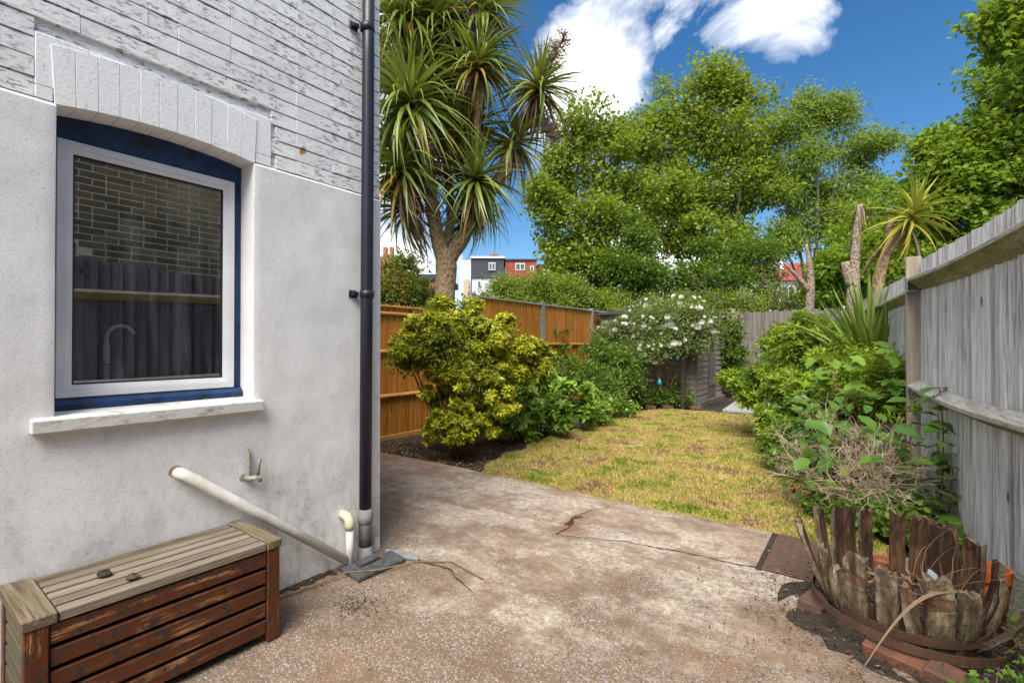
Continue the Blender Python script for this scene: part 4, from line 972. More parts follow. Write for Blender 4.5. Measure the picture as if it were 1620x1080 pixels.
for c, ax, no, nj, sz, dd in (((-5.22, 6.09, 5.89), (.15, -.1, 1), 42, 60, 1.0, .3), ((-4.47, 6.77, 5.55), (.3, 0, 1), 42, 60, .92, .28), ((-5.80, 5.18, 5.05), (-.05, -.25, 1), 48, 90, 1.22, .12),
                              ((-5.24, 6.08, 3.98), (.15, -.2, .9), 40, 60, .98, .1), ((-4.97, 6.77, 4.75), (.2, .1, 1), 26, 60, .85, .3), ((-6.18, 5.38, 6.73), (0, 0, 1), 24, 80, 1.1, .15),
                              ((-5.89, 5.97, 6.88), (0, 0, 1), 24, 80, 1.1, .2), ((-5.30, 6.28, 6.95), (.2, 0, 1), 24, 70, 1.0, .3), ((-6.05, 5.22, 4.05), (-.1, -.2, .9), 16, 80, 1.15, .3), ((-5.55, 6.35, 3.55), (.5, .3, .5), 8, 40, .8, .1),
                              ((-6.1, 5.5, 5.9), (-.2, -.3, .8), 0, 80, 1.1, .2), ((-6.5, 5.8, 6.3), (0, 0, 1), 0, 60, 1.1, .3), ((-6.3, 6.1, 6.6), (.1, 0, 1), 0, 60, 1.1, .3), ((-5.75, 6.5, 6.5), (.2, 0, 1), 0, 60, 1.0, .3), ((-6.05, 6.1, 5.9), (0, -.2, 1), 0, 70, 1.0, .4), ((-5.9, 6.3, 5.1), (.1, -.2, .9), 0, 60, 1.0, .35), ((-6.25, 5.6, 4.6), (-.2, -.3, .9), 0, 70, 1.1, .35), ((-6.2, 5.4, 3.5), (-.2, -.3, .6), 0, 50, .9, .35), ((-5.6, 6.3, 5.0), (0, .3, .8), 0, 60, .9, .4)):
    rosette(ct, c, ax, no, int(nj*2.3), size=sz*1.08, dead=dd+.10)
pn = MB(); panicle(pn, (-4.45, 6.77, 5.6), (-4.02, 7.0, 6.5), 90, .42); panicle(pn, (-4.4, 6.8, 5.5), (-4.2, 6.9, 6.15), 60, .36)
obj('flower_stalk', pn.mesh(), 'stem_brown', ct)
simple('dead_flower', (.30, .20, .185), .9, .2, 10, .1, dark=(.20, .13, .115))
for p0, p1, s in (((-5.7, 5.15, 5.0), (-5.45, 5.25, 4.3), .30), ((-5.3, 6.2, 6.7), (-5.12, 6.1, 6.2), .38), ((-6.2, 5.2, 5.9), (-6.25, 5.05, 5.45), .34), ((-4.5, 6.8, 5.3), (-4.2, 6.9, 4.7), .25), ((-5.35, 6.1, 6.9), (-5.3, 6.0, 6.3), .35)):
    pn = MB(); panicle(pn, p0, p1, 130, s*1.15); obj('dead_flower_stalk', pn.mesh(), 'dead_flower', ct)

# ================================================================== PLANTS IN THE GARDEN
def subdiv(blobs, k, f=.55, sp=.75):
    out = []
    for x, y, z, r in blobs:
        for _ in range(k):
            dv = Vector((random.gauss(0, 1), random.gauss(0, 1), random.gauss(0, 1))).normalized()*r*sp*random.uniform(.5, 1.15)
            out.append((x+dv.x, y+dv.y, max(.08, z+dv.z*.9), r*f*random.uniform(.55, 1.1)))
    return out
def shrub(name, base, blobs, lm, label, cat='shrub', per=14, cr=.13, n=2000, L=.06, Wd=.03, tpl='diamond', r0=.02, fork=None, bark='stem_brown', group=None, twigf=.5, sub=0, **kw):
    th_ = thing(name, base, label, cat, group)
    cr_, CC = foliage('crown', [(x, y, z, r*.8) for x, y, z, r in blobs]+subdiv(blobs, sub, .5, .98) if sub else blobs, lm, th_, per, cr, n, L, Wd, tpl, **kw)
    mb = MB(); CC = CC[RNG.random(len(CC)) < twigf]; limbs(mb, base, blobs, r0, fork, CC, rt=min(.012, r0*.35), n=6)
    obj('trunk', mb.mesh(smooth=True), bark, th_); return th_
ch_blobs = [(-4.18, 4.12, 1.57, .29), (-4.01, 4.5, 1.48, .34), (-3.72, 4.84, 1.35, .36), (-3.46, 5.03, 1.13, .28), (-4.35, 3.92, 1.21, .26), (-3.95, 4.1, 1.12, .29), (-3.72, 4.46, 1.05, .28), (-4.26, 4.31, 1.75, .18), (-4.43, 3.88, 1.29, .17), (-3.5, 4.87, .92, .20), (-3.85, 4.6, 1.25, .34), (-4.1, 4.0, 1.35, .30), (-4.55, 4.0, 1.15, .2)]
low = [(-3.92, 3.95, .37, .19), (-3.63, 4.08, .5, .19), (-3.44, 4.42, .58, .19), (-3.70, 3.98, .28, .17), (-3.46, 4.34, .40, .15), (-4.0, 4.2, .58, .24), (-3.8, 4.25, .78, .22), (-3.55, 4.6, .76, .2), (-4.1, 4.15, .82, .2)]
def whorls(name, blobs, m, parent, k, L, Wd, leaves=7, tpl='oval', outw=1.0):
    """shoot tips: a whorl of leaves at each end of a shoot, the way choisya and laurel carry theirs"""
    P = []; D = []; N = []; tot = sum(b[3]**2 for b in blobs)
    for x, y, z, r in blobs:
        for _ in range(int(k*r*r/tot)):
            dv = Vector((random.gauss(0, 1), random.gauss(0, 1), random.gauss(.25, 1))).normalized(); rr = r*random.uniform(.5, 1.08)
            c = Vector((x, y, z))+Vector((dv.x, dv.y, dv.z*.85))*rr; ax = (dv*outw+Vector((random.gauss(0, .35), random.gauss(0, .35), .55))).normalized(); u = ax.orthogonal().normalized(); v = ax.cross(u); a0 = random.random()*6
            for q in range(leaves):
                a = a0+q*2*math.pi/leaves*1.02; e = u*math.cos(a)+v*math.sin(a); el = random.uniform(.15, .75); dd = (e*math.cos(el)+ax*math.sin(el)).normalized()
                P.append(c-ax*random.uniform(0, L*.5)); D.append(dd); N.append((ax*math.cos(el)-e*math.sin(el)))
    P = np.array(P); n = len(P); ok = P[:, 2] > .01; P, D, N = P[ok], np.array(D)[ok], np.array(N)[ok]; n = len(P); s = RNG.uniform(.7, 1.2, n)
    return obj(name, leaf_mesh(name, P, unit(D+rnd_unit(n)*.15), unit(N+rnd_unit(n)*.12), L*s, Wd*s, tpl), m, parent)
cs = thing('yellow_shrub', (-3.95, 4.25, 0), 'golden-yellow mexican orange shrub in front of the orange fence', 'shrub')
whorls('crown', subdiv(ch_blobs, 10, .42, .95), 'leaf_choisya', cs, 9000, .058, .024, 8)
whorls('low_shoots', subdiv(low, 8, .45, 1.0), 'leaf_choisya', cs, 1200, .068, .029, 8)
mb = MB(); limbs(mb, (-3.92, 4.22, -.03), ch_blobs+low, .022, None, None); obj('stems', mb.mesh(smooth=True), 'stem_brown', cs)
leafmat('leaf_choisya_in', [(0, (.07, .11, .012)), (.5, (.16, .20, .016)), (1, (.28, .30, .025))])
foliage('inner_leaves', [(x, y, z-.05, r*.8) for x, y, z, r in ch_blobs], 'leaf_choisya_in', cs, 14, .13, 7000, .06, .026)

lr_blobs = [(-3.86, 5.85, .45, .36), (-3.56, 5.95, .30, .28), (-3.78, 5.41, .24, .28), (-3.66, 6.5, .50, .33), (-4.04, 6.47, .72, .3), (-3.95, 5.18, .33, .26), (-3.5, 6.61, .27, .22), (-4.4, 5.8, .5, .35), (-4.3, 5.2, .45, .3)]
ls_ = thing('hydrangea_shrub', (-3.85, 5.9, 0), 'low broad-leaved green hydrangea at the left edge of the lawn', 'shrub')
whorls('crown', subdiv(lr_blobs, 6), 'leaf_laurel', ls_, 1050, .13, .062, 6)
mb = MB(); limbs(mb, (-3.85, 5.9, -.04), lr_blobs, .012); obj('stems', mb.mesh(smooth=True), 'stem_brown', ls_)
md_blobs = [(-4.45, 7.9, .76, .33), (-4.12, 8.15, .64, .36), (-4.09, 8.92, .92, .42), (-3.84, 8.1, .37, .32), (-3.89, 9.06, .6, .36), (-4.43, 8.91, 1.16, .33), (-3.94, 9.52, 1.1, .36), (-4.7, 7.4, .6, .35)]
m1 = shrub('leafy_shrub', (-4.1, 8.5, 0), md_blobs, 'leaf_mid', 'dark green bushy shrub between the hydrangea and the rose', per=26, cr=.13, n=16000, L=.06, Wd=.035)
shrub('weed_clump', (-3.75, 7.5, 0), [(-3.65, 7.35, .18, .2), (-3.75, 7.8, .22, .22), (-3.5, 8.2, .14, .16), (-3.55, 7.1, .14, .16)], 'leaf_laurel', 'low clump of fresh green weeds at the lawn edge', 'plant', per=18, cr=.1, n=3000, L=.06, Wd=.04, r0=.006)
# climber on the orange fence
shrub('climbing_plant', (-5.32, 8.9, 0), [(-5.30, 8.95, .9, .12), (-5.30, 9.1, 1.25, .10), (-5.30, 9.0, 1.6, .10), (-5.30, 9.3, 1.05, .1), (-5.3, 8.8, 1.15, .08)], 'leaf_vine', 'thin climber with round leaves on the orange fence', 'plant', per=5, cr=.12, n=60, L=.13, Wd=.12, tpl='oval', r0=.006)
# climbing rose with arch post
rs_blobs = [(-3.38, 10.19, 1.87, .46), (-2.95, 10.45, 1.80, .42), (-3.84, 9.97, 1.74, .44), (-4.22, 9.69, 1.6, .36), (-3.31, 9.99, 1.38, .40), (-2.87, 10.4, 1.33, .3), (-3.63, 9.75, 1.15, .33), (-4.49, 9.49, 1.5, .28), (-2.66, 10.7, 1.65, .28), (-3.23, 10.6, 2.15, .34), (-3.86, 10.47, 2.1, .35), (-4.1, 9.6, .8, .3)]
rs = shrub('climbing_rose', (-3.55, 10.25, 0), rs_blobs, 'leaf_rose', 'climbing rose full of white blooms in front of the shed', 'rose bush', per=24, cr=.16, n=30000, L=.05, Wd=.03, r0=.016)
def rose_mesh():
    m = MB()
    for ringi, (nn, r, zz, s) in enumerate(((5, .026, .0, .030), (5, .018, .010, .026), (4, .009, .018, .020))):
        for q in range(nn):
            a = 2*math.pi*q/nn+ringi*.6; c, sn = math.cos(a), math.sin(a); V = []
            for (u, v, h) in ((-.6, -.4, -.25), (.6, -.4, -.25), (.9, .3, .25), (0, .7, .45), (-.9, .3, .25)):
                rx = r+v*s*.55; V.append((c*rx-sn*u*s, sn*rx+c*u*s, zz+h*s))
            m.add(V, [(0, 1, 2, 3, 4)])
    m.lathe([(.012, -.005), (.014, .012), (.003, .026)], n=7); return m.mesh(smooth=True)
rm = rose_mesh(); rm.materials.append(MATS['petal'])
for k in range(120):
    x, y, z, r = random.choice(rs_blobs); dv = Vector((random.gauss(.2, .7), random.gauss(-1.1, .5), random.gauss(.1, .6))).normalized()
    p = Vector((x, y, z))+dv*r*random.uniform(.9, 1.12); o = obj('bloom', rm, None, rs, p, dv.to_track_quat('Z', 'Y').to_euler(), random.uniform(.7, 1.9))
tag(obj('arch_post', MB().box((-3.12, 10.06, -.05), (-3.04, 10.14, 2.05)).mesh(bevel=.004), 'dark_post'), 'dark square timber post carrying the climbing rose', 'post')
shrub('ground_ivy', (-3.4, 10.2, 0), [(-3.5, 10.1, .18, .25), (-3.15, 10.3, .16, .22), (-3.9, 9.9, .2, .26), (-3.4, 10.35, .45, .2)], 'leaf_mid', 'low green growth at the foot of the climbing rose', 'plant', per=20, cr=.1, n=4000, L=.05, Wd=.035, r0=.005)
pt = thing('terracotta_bowl', (-4.0, 9.98, .0), 'wide terracotta bowl under the climbing rose', 'plant pot')
obj('body', MB().lathe([(.001, .08), (.10, .08), (.19, .27), (.165, .27), (.1, .12)], n=24).mesh(smooth=True), 'terracotta', pt, (-4.0, 9.98, 0))
obj('rim', MB().lathe([(.175, .265), (.215, .27), (.215, .305), (.185, .305), (.17, .27)], n=24).mesh(), 'terracotta', pt, (-4.0, 9.98, 0))
obj('foot', MB().lathe([(.12, -.04), (.125, .08), (.001, .081)], n=20).mesh(), 'terracotta', pt, (-4.0, 9.98, 0))
for p, s, lb in (((-3.44, 9.72, .52), 1.0, 'turquoise drop ornament hanging low in the rose'), ((-3.12, 9.85, 1.02), .75, 'small turquoise ornament hanging by the arch post')):
    og = thing('hanging_ornament', p, lb, 'ornament')
    obj('glass_drop', MB().lathe([(.001, -.065*s), (.035*s, -.05*s), (.05*s, -.015*s), (.04*s, .025*s), (.015*s, .07*s), (.006*s, .09*s)], n=18).mesh(smooth=True), 'teal_glaze', og, p)
    obj('cord', MB().tube([Vector(p)+Vector((0, 0, .08*s)), Vector(p)+Vector((.01, .02, .45))], .003, 4).mesh(), 'stem_brown', og)
for k, (x, y, rz) in enumerate(((-3.62, 9.72, 8), (-3.35, 9.95, -12), (-2.85, 10.15, 20))):
    tag(obj('brick', bbox_mesh((.21, .10, .065), .006, .003), 'red_brick', None, (x, y, .005), (0, 0, R(rz))), ('old brick on the lawn edge below the terracotta bowl', 'old brick in front of the arch post', 'old brick between the arch post and the shed')[k], 'brick')
# shed-side creeper
shrub('shed_creeper', (-2.75, 13.1, 0), [(-2.8, 13.0, 1.5, .25), (-2.75, 13.0, 1.1, .25), (-2.8, 13.0, 1.85, .2), (-2.8, 13.1, .7, .25)], 'leaf_ivy', 'ivy creeper between the shed and the far fence', 'plant', per=16, cr=.12, n=2500, L=.08, Wd=.07, r0=.008)
# right-hand border
pv_blobs = [(-1.10, 7.36, .9, .36), (-.77, 7.38, 1.12, .4), (-.49, 7.35, 1.29, .34), (-1.36, 7.42, .67, .28), (-.82, 6.85, .66, .35), (-.88, 6.53, .38, .26), (-.36, 6.72, .96, .33), (-.48, 6.36, .72, .27), (-.59, 7.77, 1.5, .26), (-1.07, 7.91, 1.29, .26), (-1.62, 7.69, .77, .19), (-.72, 6.07, .30, .2)]
pv = thing('privet_shrub', (-.7, 7.1, 0), 'large fresh green shrub spilling over the right of the lawn', 'shrub')
whorls('crown', subdiv(pv_blobs, 8), 'leaf_privet', pv, 3900, .085, .024, 8, 'diamond', .8)
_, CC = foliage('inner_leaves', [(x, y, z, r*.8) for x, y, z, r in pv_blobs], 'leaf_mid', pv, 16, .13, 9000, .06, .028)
mb = MB(); limbs(mb, (-.65, 7.1, -.04), pv_blobs, .014, None, CC[::3]); obj('stems', mb.mesh(smooth=True), 'stem_brown', pv)
dk = shrub('low_dark_shrub', (-.62, 5.65, 0), [(-.72, 5.75, .22, .22), (-.5, 5.75, .35, .25), (-.55, 5.4, .18, .2), (-.3, 6.0, .5, .25)], 'leaf_mid', 'small dark-leaved shrub under the fresh green one', per=22, cr=.1, n=4500, L=.055, Wd=.035, r0=.008)
fl_blobs = [(-.05, 6.6, 1.02, .30), (.1, 6.3, 1.0, .24), (-.1, 6.05, .78, .28), (.12, 6.0, 1.05, .20), (-.2, 6.9, 1.2, .25), (.15, 5.75, .75, .22)]
fl = shrub('mixed_shrub', (.0, 6.3, 0), fl_blobs, 'leaf_privet', 'tangled green shrub against the grey fence post', per=20, cr=.12, n=9000, L=.06, Wd=.022, r0=.01)
# vine with large lobed leaves
vn = thing('vine', (-.05, 5.6, 0), 'vine with large lobed leaves over the twiggy bush', 'plant')
TPL['vine'] = ([(0,0,0),(-.10,.25,.02),(.02,.50,.0),(.25,.42,.06),(.45,.58,-.03),(.55,.32,.05),(.80,.30,0),(1,0,-.12),(.80,-.30,0),(.55,-.32,.05),(.45,-.58,-.03),(.25,-.42,.06),(.02,-.5,0),(-.10,-.25,.02),(.4,0,-.06)], [(14,i+1,i) for i in range(13)]+[(14,0,13)])
vl = leaf_mesh('leaf', np.zeros((1, 3)), np.array([[1., 0, 0]]), np.array([[0, 0, 1.]]), .135, .125, 'vine'); vl.materials.append(MATS['leaf_vine'])
for k in range(62):
    p = Vector((random.uniform(-.42, .22), random.uniform(5.3, 6.1), random.uniform(.62, 1.22)+random.uniform(-.1, .1)))
    o = obj('leaf', vl, None, vn, p, (random.gauss(0, .35), random.uniform(-.2, .7), random.gauss(-1.7, 1.1)), random.uniform(.7, 1.5))
mb = MB()
for k in range(9): mb.tube(bend((-.05+random.gauss(0, .05), 5.6, -.03), (random.uniform(-.4, .2), random.uniform(5.3, 6.1), random.uniform(.6, 1.15)), 5, .12), [.006, .005, .005, .004, .003, .002], 5)
obj('stems', mb.mesh(smooth=True), 'stem_brown', vn)
# twiggy dead bush
db = thing('twiggy_bush', (.02, 4.72, 0), 'half-dead twiggy bush with scattered big green leaves', 'bush')
mb = MB(); tips = []
def branch(p, d_, L, r, lev):
    e = p+d_*L; q = bend(p, e, 3, .10); mb.tube(q, [r, r*.85, r*.7, r*.55], 5 if lev < 2 else 4, cap=False)
    if lev >= 4: tips.append(e); return
    for k in range(random.choice((2, 3, 3)) if lev < 3 else random.choice((2, 3, 4))):
        nd = (d_+Vector((random.gauss(0, .6), random.gauss(0, .6), random.gauss(.02, .45)))).normalized(); branch(q[random.choice((2, 3))], nd, L*random.uniform(.55, .9), r*.62, lev+1)
for k in range(30):
    a = random.random()*6.283; branch(Vector((-.02+random.gauss(0, .10), 4.72+random.gauss(0, .10), -.03)), Vector((math.cos(a)*1.05-.12, math.sin(a)*.8, random.uniform(.45, 1.1))).normalized(), random.uniform(.26, .40), .0075, 0)
lim = [(v[0], v[1], v[2]) for v in mb.v]
mb.v = [(max(-.72, min(fence_x(v[1])-.02, v[0])), v[1], max(.0, min(.93+.06*mnoise.noise(Vector((v[0]*6, v[1]*6, 0))), v[2]))) for v in lim]
obj('twigs', mb.mesh(), 'twig', db)
hl = leaf_mesh('leaf', np.zeros((1, 3)), np.array([[1., 0, 0]]), np.array([[0, 0, 1.]]), .105, .072, 'oval'); hl.materials.append(MATS['leaf_hydrangea'])
for k in range(190):
    a = random.random()*6.283; rr = .64*math.sqrt(random.random()); x = -.02+rr*math.cos(a); y = 4.70+rr*.8*math.sin(a)
    if x > fence_x(y)-.05: continue
    z = random.uniform(.08, .86); obj('leaf', hl, None, db, (x, y, z), (random.gauss(0, .4), random.uniform(-.3, .7), random.gauss(-1.8, 1.2)), random.uniform(.7, 1.7))
# hydrangea stems by the fence with big leaves
hy = thing('leafy_stem_plant', (.40, 4.45, 0), 'upright plant with big glossy leaves against the grey fence', 'plant')
mb = MB()
for (x0_, y0_, x1_, y1_, zt) in ((.36, 4.45, .40, 4.55, .98), (.40, 4.38, .44, 4.38, .55), (.38, 4.4, .34, 4.25, .32), (.30, 4.6, .26, 4.7, .86)):
    q = bend((x0_, y0_, -.03), (x1_, y1_, zt), 6, .05); mb.tube(q, [.006]*3+[.005]*2+[.004, .003], 6)
    nl = int(zt/.075)
    for k in range(1, nl+1):
        f = k/nl; p = q[min(5, int(f*6))].lerp(q[min(6, int(f*6)+1)], f*6 % 1 if f < 1 else 1)
        for sgn in (0, math.pi):
            if f < .3 and random.random() < .5: continue
            az = k*1.57+sgn+random.gauss(0, .3)-.8
            obj('leaf', hl, None, hy, p, (random.gauss(0, .2), random.uniform(-.35, .35), az), random.uniform(1.2, 1.75))
obj('stems', mb.mesh(smooth=True), 'stem_brown', hy)
shrub('shade_plant', (.15, 4.15, 0), [(.2, 4.2, .12, .16), (.05, 4.1, .10, .14), (.28, 4.0, .1, .14), (-.1, 4.2, .1, .12), (.33, 3.75, .08, .12), (-.35, 4.3, .08, .10)], 'leaf_mid', 'low dark leaves in the shade behind the barrel', 'plant', per=16, cr=.08, n=1500, L=.05, Wd=.04, tpl='oval', r0=.004)
# phormium
phm = thing('phormium', (.02, 6.95, 0), 'clump of upright sword-shaped green leaves by the grey fence', 'plant')
for k in range(120):
    a = k*2.4+random.uniform(-.3, .3); f = (k+1)/120; el = 88-40*f+random.uniform(-7, 7); s = random.uniform(.8, 1.15)*1.22
    me = BL['ph'][min(3, int(f*3+random.uniform(-.5, .8))) if f > .2 else 0]
    M = Matrix.Rotation(a, 4, 'Z') @ Matrix.Rotation(-R(el), 4, 'Y') @ Matrix.Rotation(random.uniform(-1.4, 1.4), 4, 'X')
    obj('leaf', me, None, phm, (.02+.07*math.cos(a)*f, 6.95+.09*math.sin(a)*f, .95), M.to_euler(), s)
obj('crown_base', MB().tube([(.02, 6.95, -.05), (.02, 6.95, .5), (.02, 6.95, 1.02)], [.12, .10, .11], 10).mesh(smooth=True), 'stem_brown', phm)
# bare and variegated cordyline stems
vc = thing('variegated_cordyline', (.08, 8.28, 0), 'pruned cordyline with one golden striped rosette above the grey fence', 'palm tree')
mb = MB(); poly_tube(mb, [(.06, 8.25, -.05), (.09, 8.28, 1.6), (.10, 8.28, 2.15), (.16, 8.32, 2.42), (.205, 8.35, 2.6), (.25, 8.38, 3.02)], [.09, .08, .075, .065, .055, .035], 10)
poly_tube(mb, [(.19, 8.34, 2.5), (.28, 8.38, 2.68), (.38, 8.42, 2.80), (.45, 8.42, 2.96)], [.052, .052, .048, .04], 10); obj('trunk', mb.mesh(smooth=True), 'palm_bark', vc)
rosette(vc, (.46, 8.42, 3.0), (.35, .0, 1), 40, 30, ('var', 'var', 'cd'), 1.25, 'rosette', ('leaf_variegated', 'leaf_variegated', 'leaf_dead'), .12, .1, -55)
stm = thing('bare_cordyline', (-.18, 8.08, 0), 'bare pruned palm trunk with a dead drooping head', 'palm tree')
mb = MB(); poly_tube(mb, [(-.18, 8.08, -.05), (-.18, 8.08, 1.6), (-.17, 8.08, 2.05), (-.155, 8.09, 2.35), (-.13, 8.10, 2.8), (-.09, 8.13, 3.2)], [.10, .085, .08, .06, .05, .036], 10)
poly_tube(mb, [(-.19, 8.07, 2.1), (-.24, 8.05, 2.3), (-.26, 8.05, 2.42)], [.07, .06, .05], 10); obj('trunk', mb.mesh(smooth=True), 'pale_bark', stm)
dl = [(random.choice(BL['cd']), Matrix.Translation((-.09, 8.13, 3.2)) @ Matrix.Rotation(random.random()*6.28, 4, 'Z') @ Matrix.Rotation(R(random.uniform(25, 85)), 4, 'Y') @ Matrix.Scale(random.uniform(.3, .6), 4)) for _ in range(26)]
dl += [(random.choice(BL['cd']), Matrix.Translation((-.17, 8.08, 2.78)) @ Matrix.Rotation(random.random()*6.28, 4, 'Z') @ Matrix.Rotation(R(random.uniform(35, 85)), 4, 'Y') @ Matrix.Scale(random.uniform(.2, .4), 4)) for _ in range(20)]
tag(joined(dl, 'dead_leaves', 'leaf_dead', stm), kind='stuff')
st2 = thing('forked_stump', (-.75, 8.77, 0), 'short forked bare stump above the fresh green shrub', 'stump')
mb = MB(); poly_tube(mb, [(-.75, 8.77, -.05), (-.75, 8.77, 1.2), (-.74, 8.78, 1.95), (-.72, 8.79, 2.2), (-.73, 8.78, 2.5), (-.78, 8.75, 2.85)], [.08, .07, .065, .055, .042, .022], 10)
poly_tube(mb, [(-.73, 8.78, 2.1), (-.88, 8.67, 2.33), (-1.06, 8.54, 2.56)], [.045, .035, .02], 8); obj('trunk', mb.mesh(smooth=True), 'pale_bark', st2)
# weed with purple flowers in front of the barrel, red rose petals on the lawn
wd_ = shrub('weed', (.36, 2.42, 0), [(.38, 2.40, .07, .08), (.47, 2.50, .08, .07), (.28, 2.36, .05, .06), (.52, 2.62, .07, .07), (.55, 2.95, .06, .08)], 'leaf_vine', 'small weed with purple flowers at the foot of the barrel', 'plant', per=9, cr=.05, n=320, L=.035, Wd=.022, tpl='palm', r0=.003, flat=.6)
pm = MB()
for q in range(5): a = q*1.2566; pm.add([(0, 0, 0), (.008*math.cos(a-.5), .008*math.sin(a-.5), .003), (.013*math.cos(a), .013*math.sin(a), .002), (.008*math.cos(a+.5), .008*math.sin(a+.5), .003)], [(0, 1, 2, 3)])
pm = pm.mesh(); pm.materials.append(MATS['purple_petal'])
for p in ((.36, 2.40, .135), (.33, 2.38, .115), (.49, 2.52, .14)): obj('flower', pm, None, wd_, p, (R(-50), 0, 0), .9)
for k, (x, y) in enumerate(((-.42, 4.75), (-.55, 4.9), (-.36, 4.62))):
    tag(obj('fallen_rose', rm.copy() if k == 0 else bpy.data.objects['fallen_rose'].data, None, None, (x, y, .015), (R(60), 0, k), .8), 'fallen red bloom on the lawn by the twiggy bush', 'flower', 'fallen red blooms on the lawn')
bpy.data.objects['fallen_rose'].data.materials[0] = MATS['red_petal']

# ================================================================== TREES AND HEDGES BEYOND
def tree(name, base, blobs, lm, label, bark='bark_grey', r0=.07, fork=None, **kw):
    return shrub(name, base, blobs, lm, label, 'tree', sub=6, r0=r0, fork=fork, bark=bark, zmin=.3, **kw)
syc_left = [(-7.87, 15.32, 9.2, 1.0), (-8.55, 14.32, 7.27, .95), (-8.66, 13.87, 5.88, .75), (-7.33, 15.72, 7.41, 1.1), (-8.15, 14.49, 4.97, 1.05), (-8.31, 14.12, 3.75, .95), (-7.14, 16.36, 8.9, .8), (-7.42, 15.41, 5.69, 1.1), (-7.46, 15.0, 3.78, .97), (-8.83, 13.37, 6.43, .6), (-6.7, 16.18, 6.08, 1.0), (-8.3, 14.8, 8.3, .8)]
tree('sycamore_tree', (-7.3, 15.6, 0), syc_left, 'leaf_sycamore', 'light green sycamore tree beside the cabbage palm', per=20, cr=.34, n=29000, flat=1.1, L=.135, Wd=.11, fork=(-7.3, 15.6, 2.6))
syc_mid = [(-4.45, 19.09, 11.1, .9), (-5.58, 18.25, 10.2, 1.05), (-3.75, 19.98, 10.6, .95), (-6.33, 17.33, 8.7, 1.1), (-4.83, 18.81, 8.83, 1.25), (-3.56, 20.12, 9.0, 1.15), (-5.9, 17.77, 7.0, 1.2), (-4.45, 19.09, 6.95, 1.25), (-3.48, 20.3, 7.2, 1.05), (-5.15, 18.33, 5.38, 1.1), (-4.07, 19.37, 5.07, 1.1), (-6.2, 17.3, 5.33, .9), (-6.4, 17.4, 9.7, .6)]
tree('sycamore_tree', (-4.8, 18.8, 0), syc_mid, 'leaf_sycamore', 'tallest light green tree behind the end of the garden', per=20, cr=.36, n=37000, flat=1.1, L=.14, Wd=.115, fork=(-4.8, 18.8, 2.2))
ash = [(-1.7, 21.12, 10.4, .85), (-2.37, 20.63, 9.54, .95), (-1.04, 21.61, 9.66, .95), (-.47, 22.03, 8.48, .9), (-1.95, 20.56, 8.01, 1.15), (-.84, 21.51, 7.0, 1.1), (-2.53, 20.26, 7.0, .95), (-1.57, 20.72, 5.79, 1.15), (-.47, 21.66, 5.7, .95), (0, 22.38, 7.3, .6), (-2.47, 19.81, 5.06, .9), (.35, 22.0, 8.6, .45)]
tree('ash_tree', (-1.7, 20.9, 0), ash, 'leaf_ash', 'feathery ash tree next to the tallest tree', per=40, cr=.42, n=36000, L=.17, Wd=.055, fork=(-1.7, 20.9, 2.6), droop=-.35, flat=.65)
ivy = [(-6.03, 14.9, 4.5, .85), (-6.23, 14.6, 3.58, .89), (-5.55, 15.0, 3.4, .84)]
tree('holly_tree', (-5.95, 14.9, 0), ivy, 'leaf_ivy', 'dark evergreen tree in front of the tall trees, left clump', per=40, cr=.3, n=16000, L=.11, Wd=.07, fork=(-5.95, 14.9, 1.8))
ivy2 = [(-3.69, 16.67, 3.85, .82), (-3.16, 17.31, 4.3, .87), (-4.29, 16.2, 3.41, .85), (-2.85, 17.16, 3.33, .71), (-4.4, 17.0, 4.6, .7), (-5.0, 15.9, 3.5, .8), (-4.95, 15.9, 2.6, .75), (-3.7, 16.4, 2.8, .7)]
tree('ivy_tree', (-3.6, 16.9, 0), ivy2, 'leaf_ivy', 'dark ivy-clad tree below the tallest tree', per=40, cr=.3, n=20000, L=.10, Wd=.07, fork=(-3.6, 16.9, 1.8))
bt = thing('bare_branches', (-2.9, 16.2, 0), 'leafless twiggy sapling in front of the red roofed house', 'tree'); mb = MB()
def bbranch(p, d_, L, r, lev):
    e = p+d_*L; q = bend(p, e, 3, .07); mb.tube(q, [r, r*.85, r*.7, r*.6], 5, cap=False)
    if lev >= 4: return
    for k in range(3): bbranch(q[random.choice((2, 3))], (d_+Vector((random.gauss(0, .5), random.gauss(0, .5), random.gauss(0, .4)))).normalized(), L*random.uniform(.6, .85), r*.6, lev+1)
for k in range(4): bbranch(Vector((-2.9, 16.2, 0)), Vector((random.gauss(.1, .3), random.gauss(0, .2), 1)).normalized(), 1.5, .05, 0)
obj('trunk', mb.mesh(smooth=True), 'bark_grey', bt)
right_t = [(2.25, 13.47, 5.7, .81), (1.8, 13.51, 5.2, .77), (1.31, 13.4, 4.63, .72), (2.1, 13.36, 4.46, .75), (1.13, 13.51, 3.96, .64), (.6, 13.37, 3.47, .65), (1.6, 13.36, 3.79, .64), (2.51, 13.04, 6.29, .82), (.79, 13.01, 2.93, .59), (2.7, 13.18, 4.88, .71), (3.4, 13.2, 5.6, .9), (3.3, 13.0, 4.2, .9), (2.4, 13.0, 3.4, .8), (1.02, 13.43, 5.45, .32), (1.31, 13.4, 5.55, .37), (3.2, 13.2, 6.9, .7)]
tree('chestnut_tree', (2.3, 13.6, 0), right_t, 'leaf_chestnut', 'broad dense tree rising behind the grey fence', per=36, cr=.27, n=46000, L=.105, Wd=.085, tpl='palm', fork=(2.3, 13.6, 2.4))
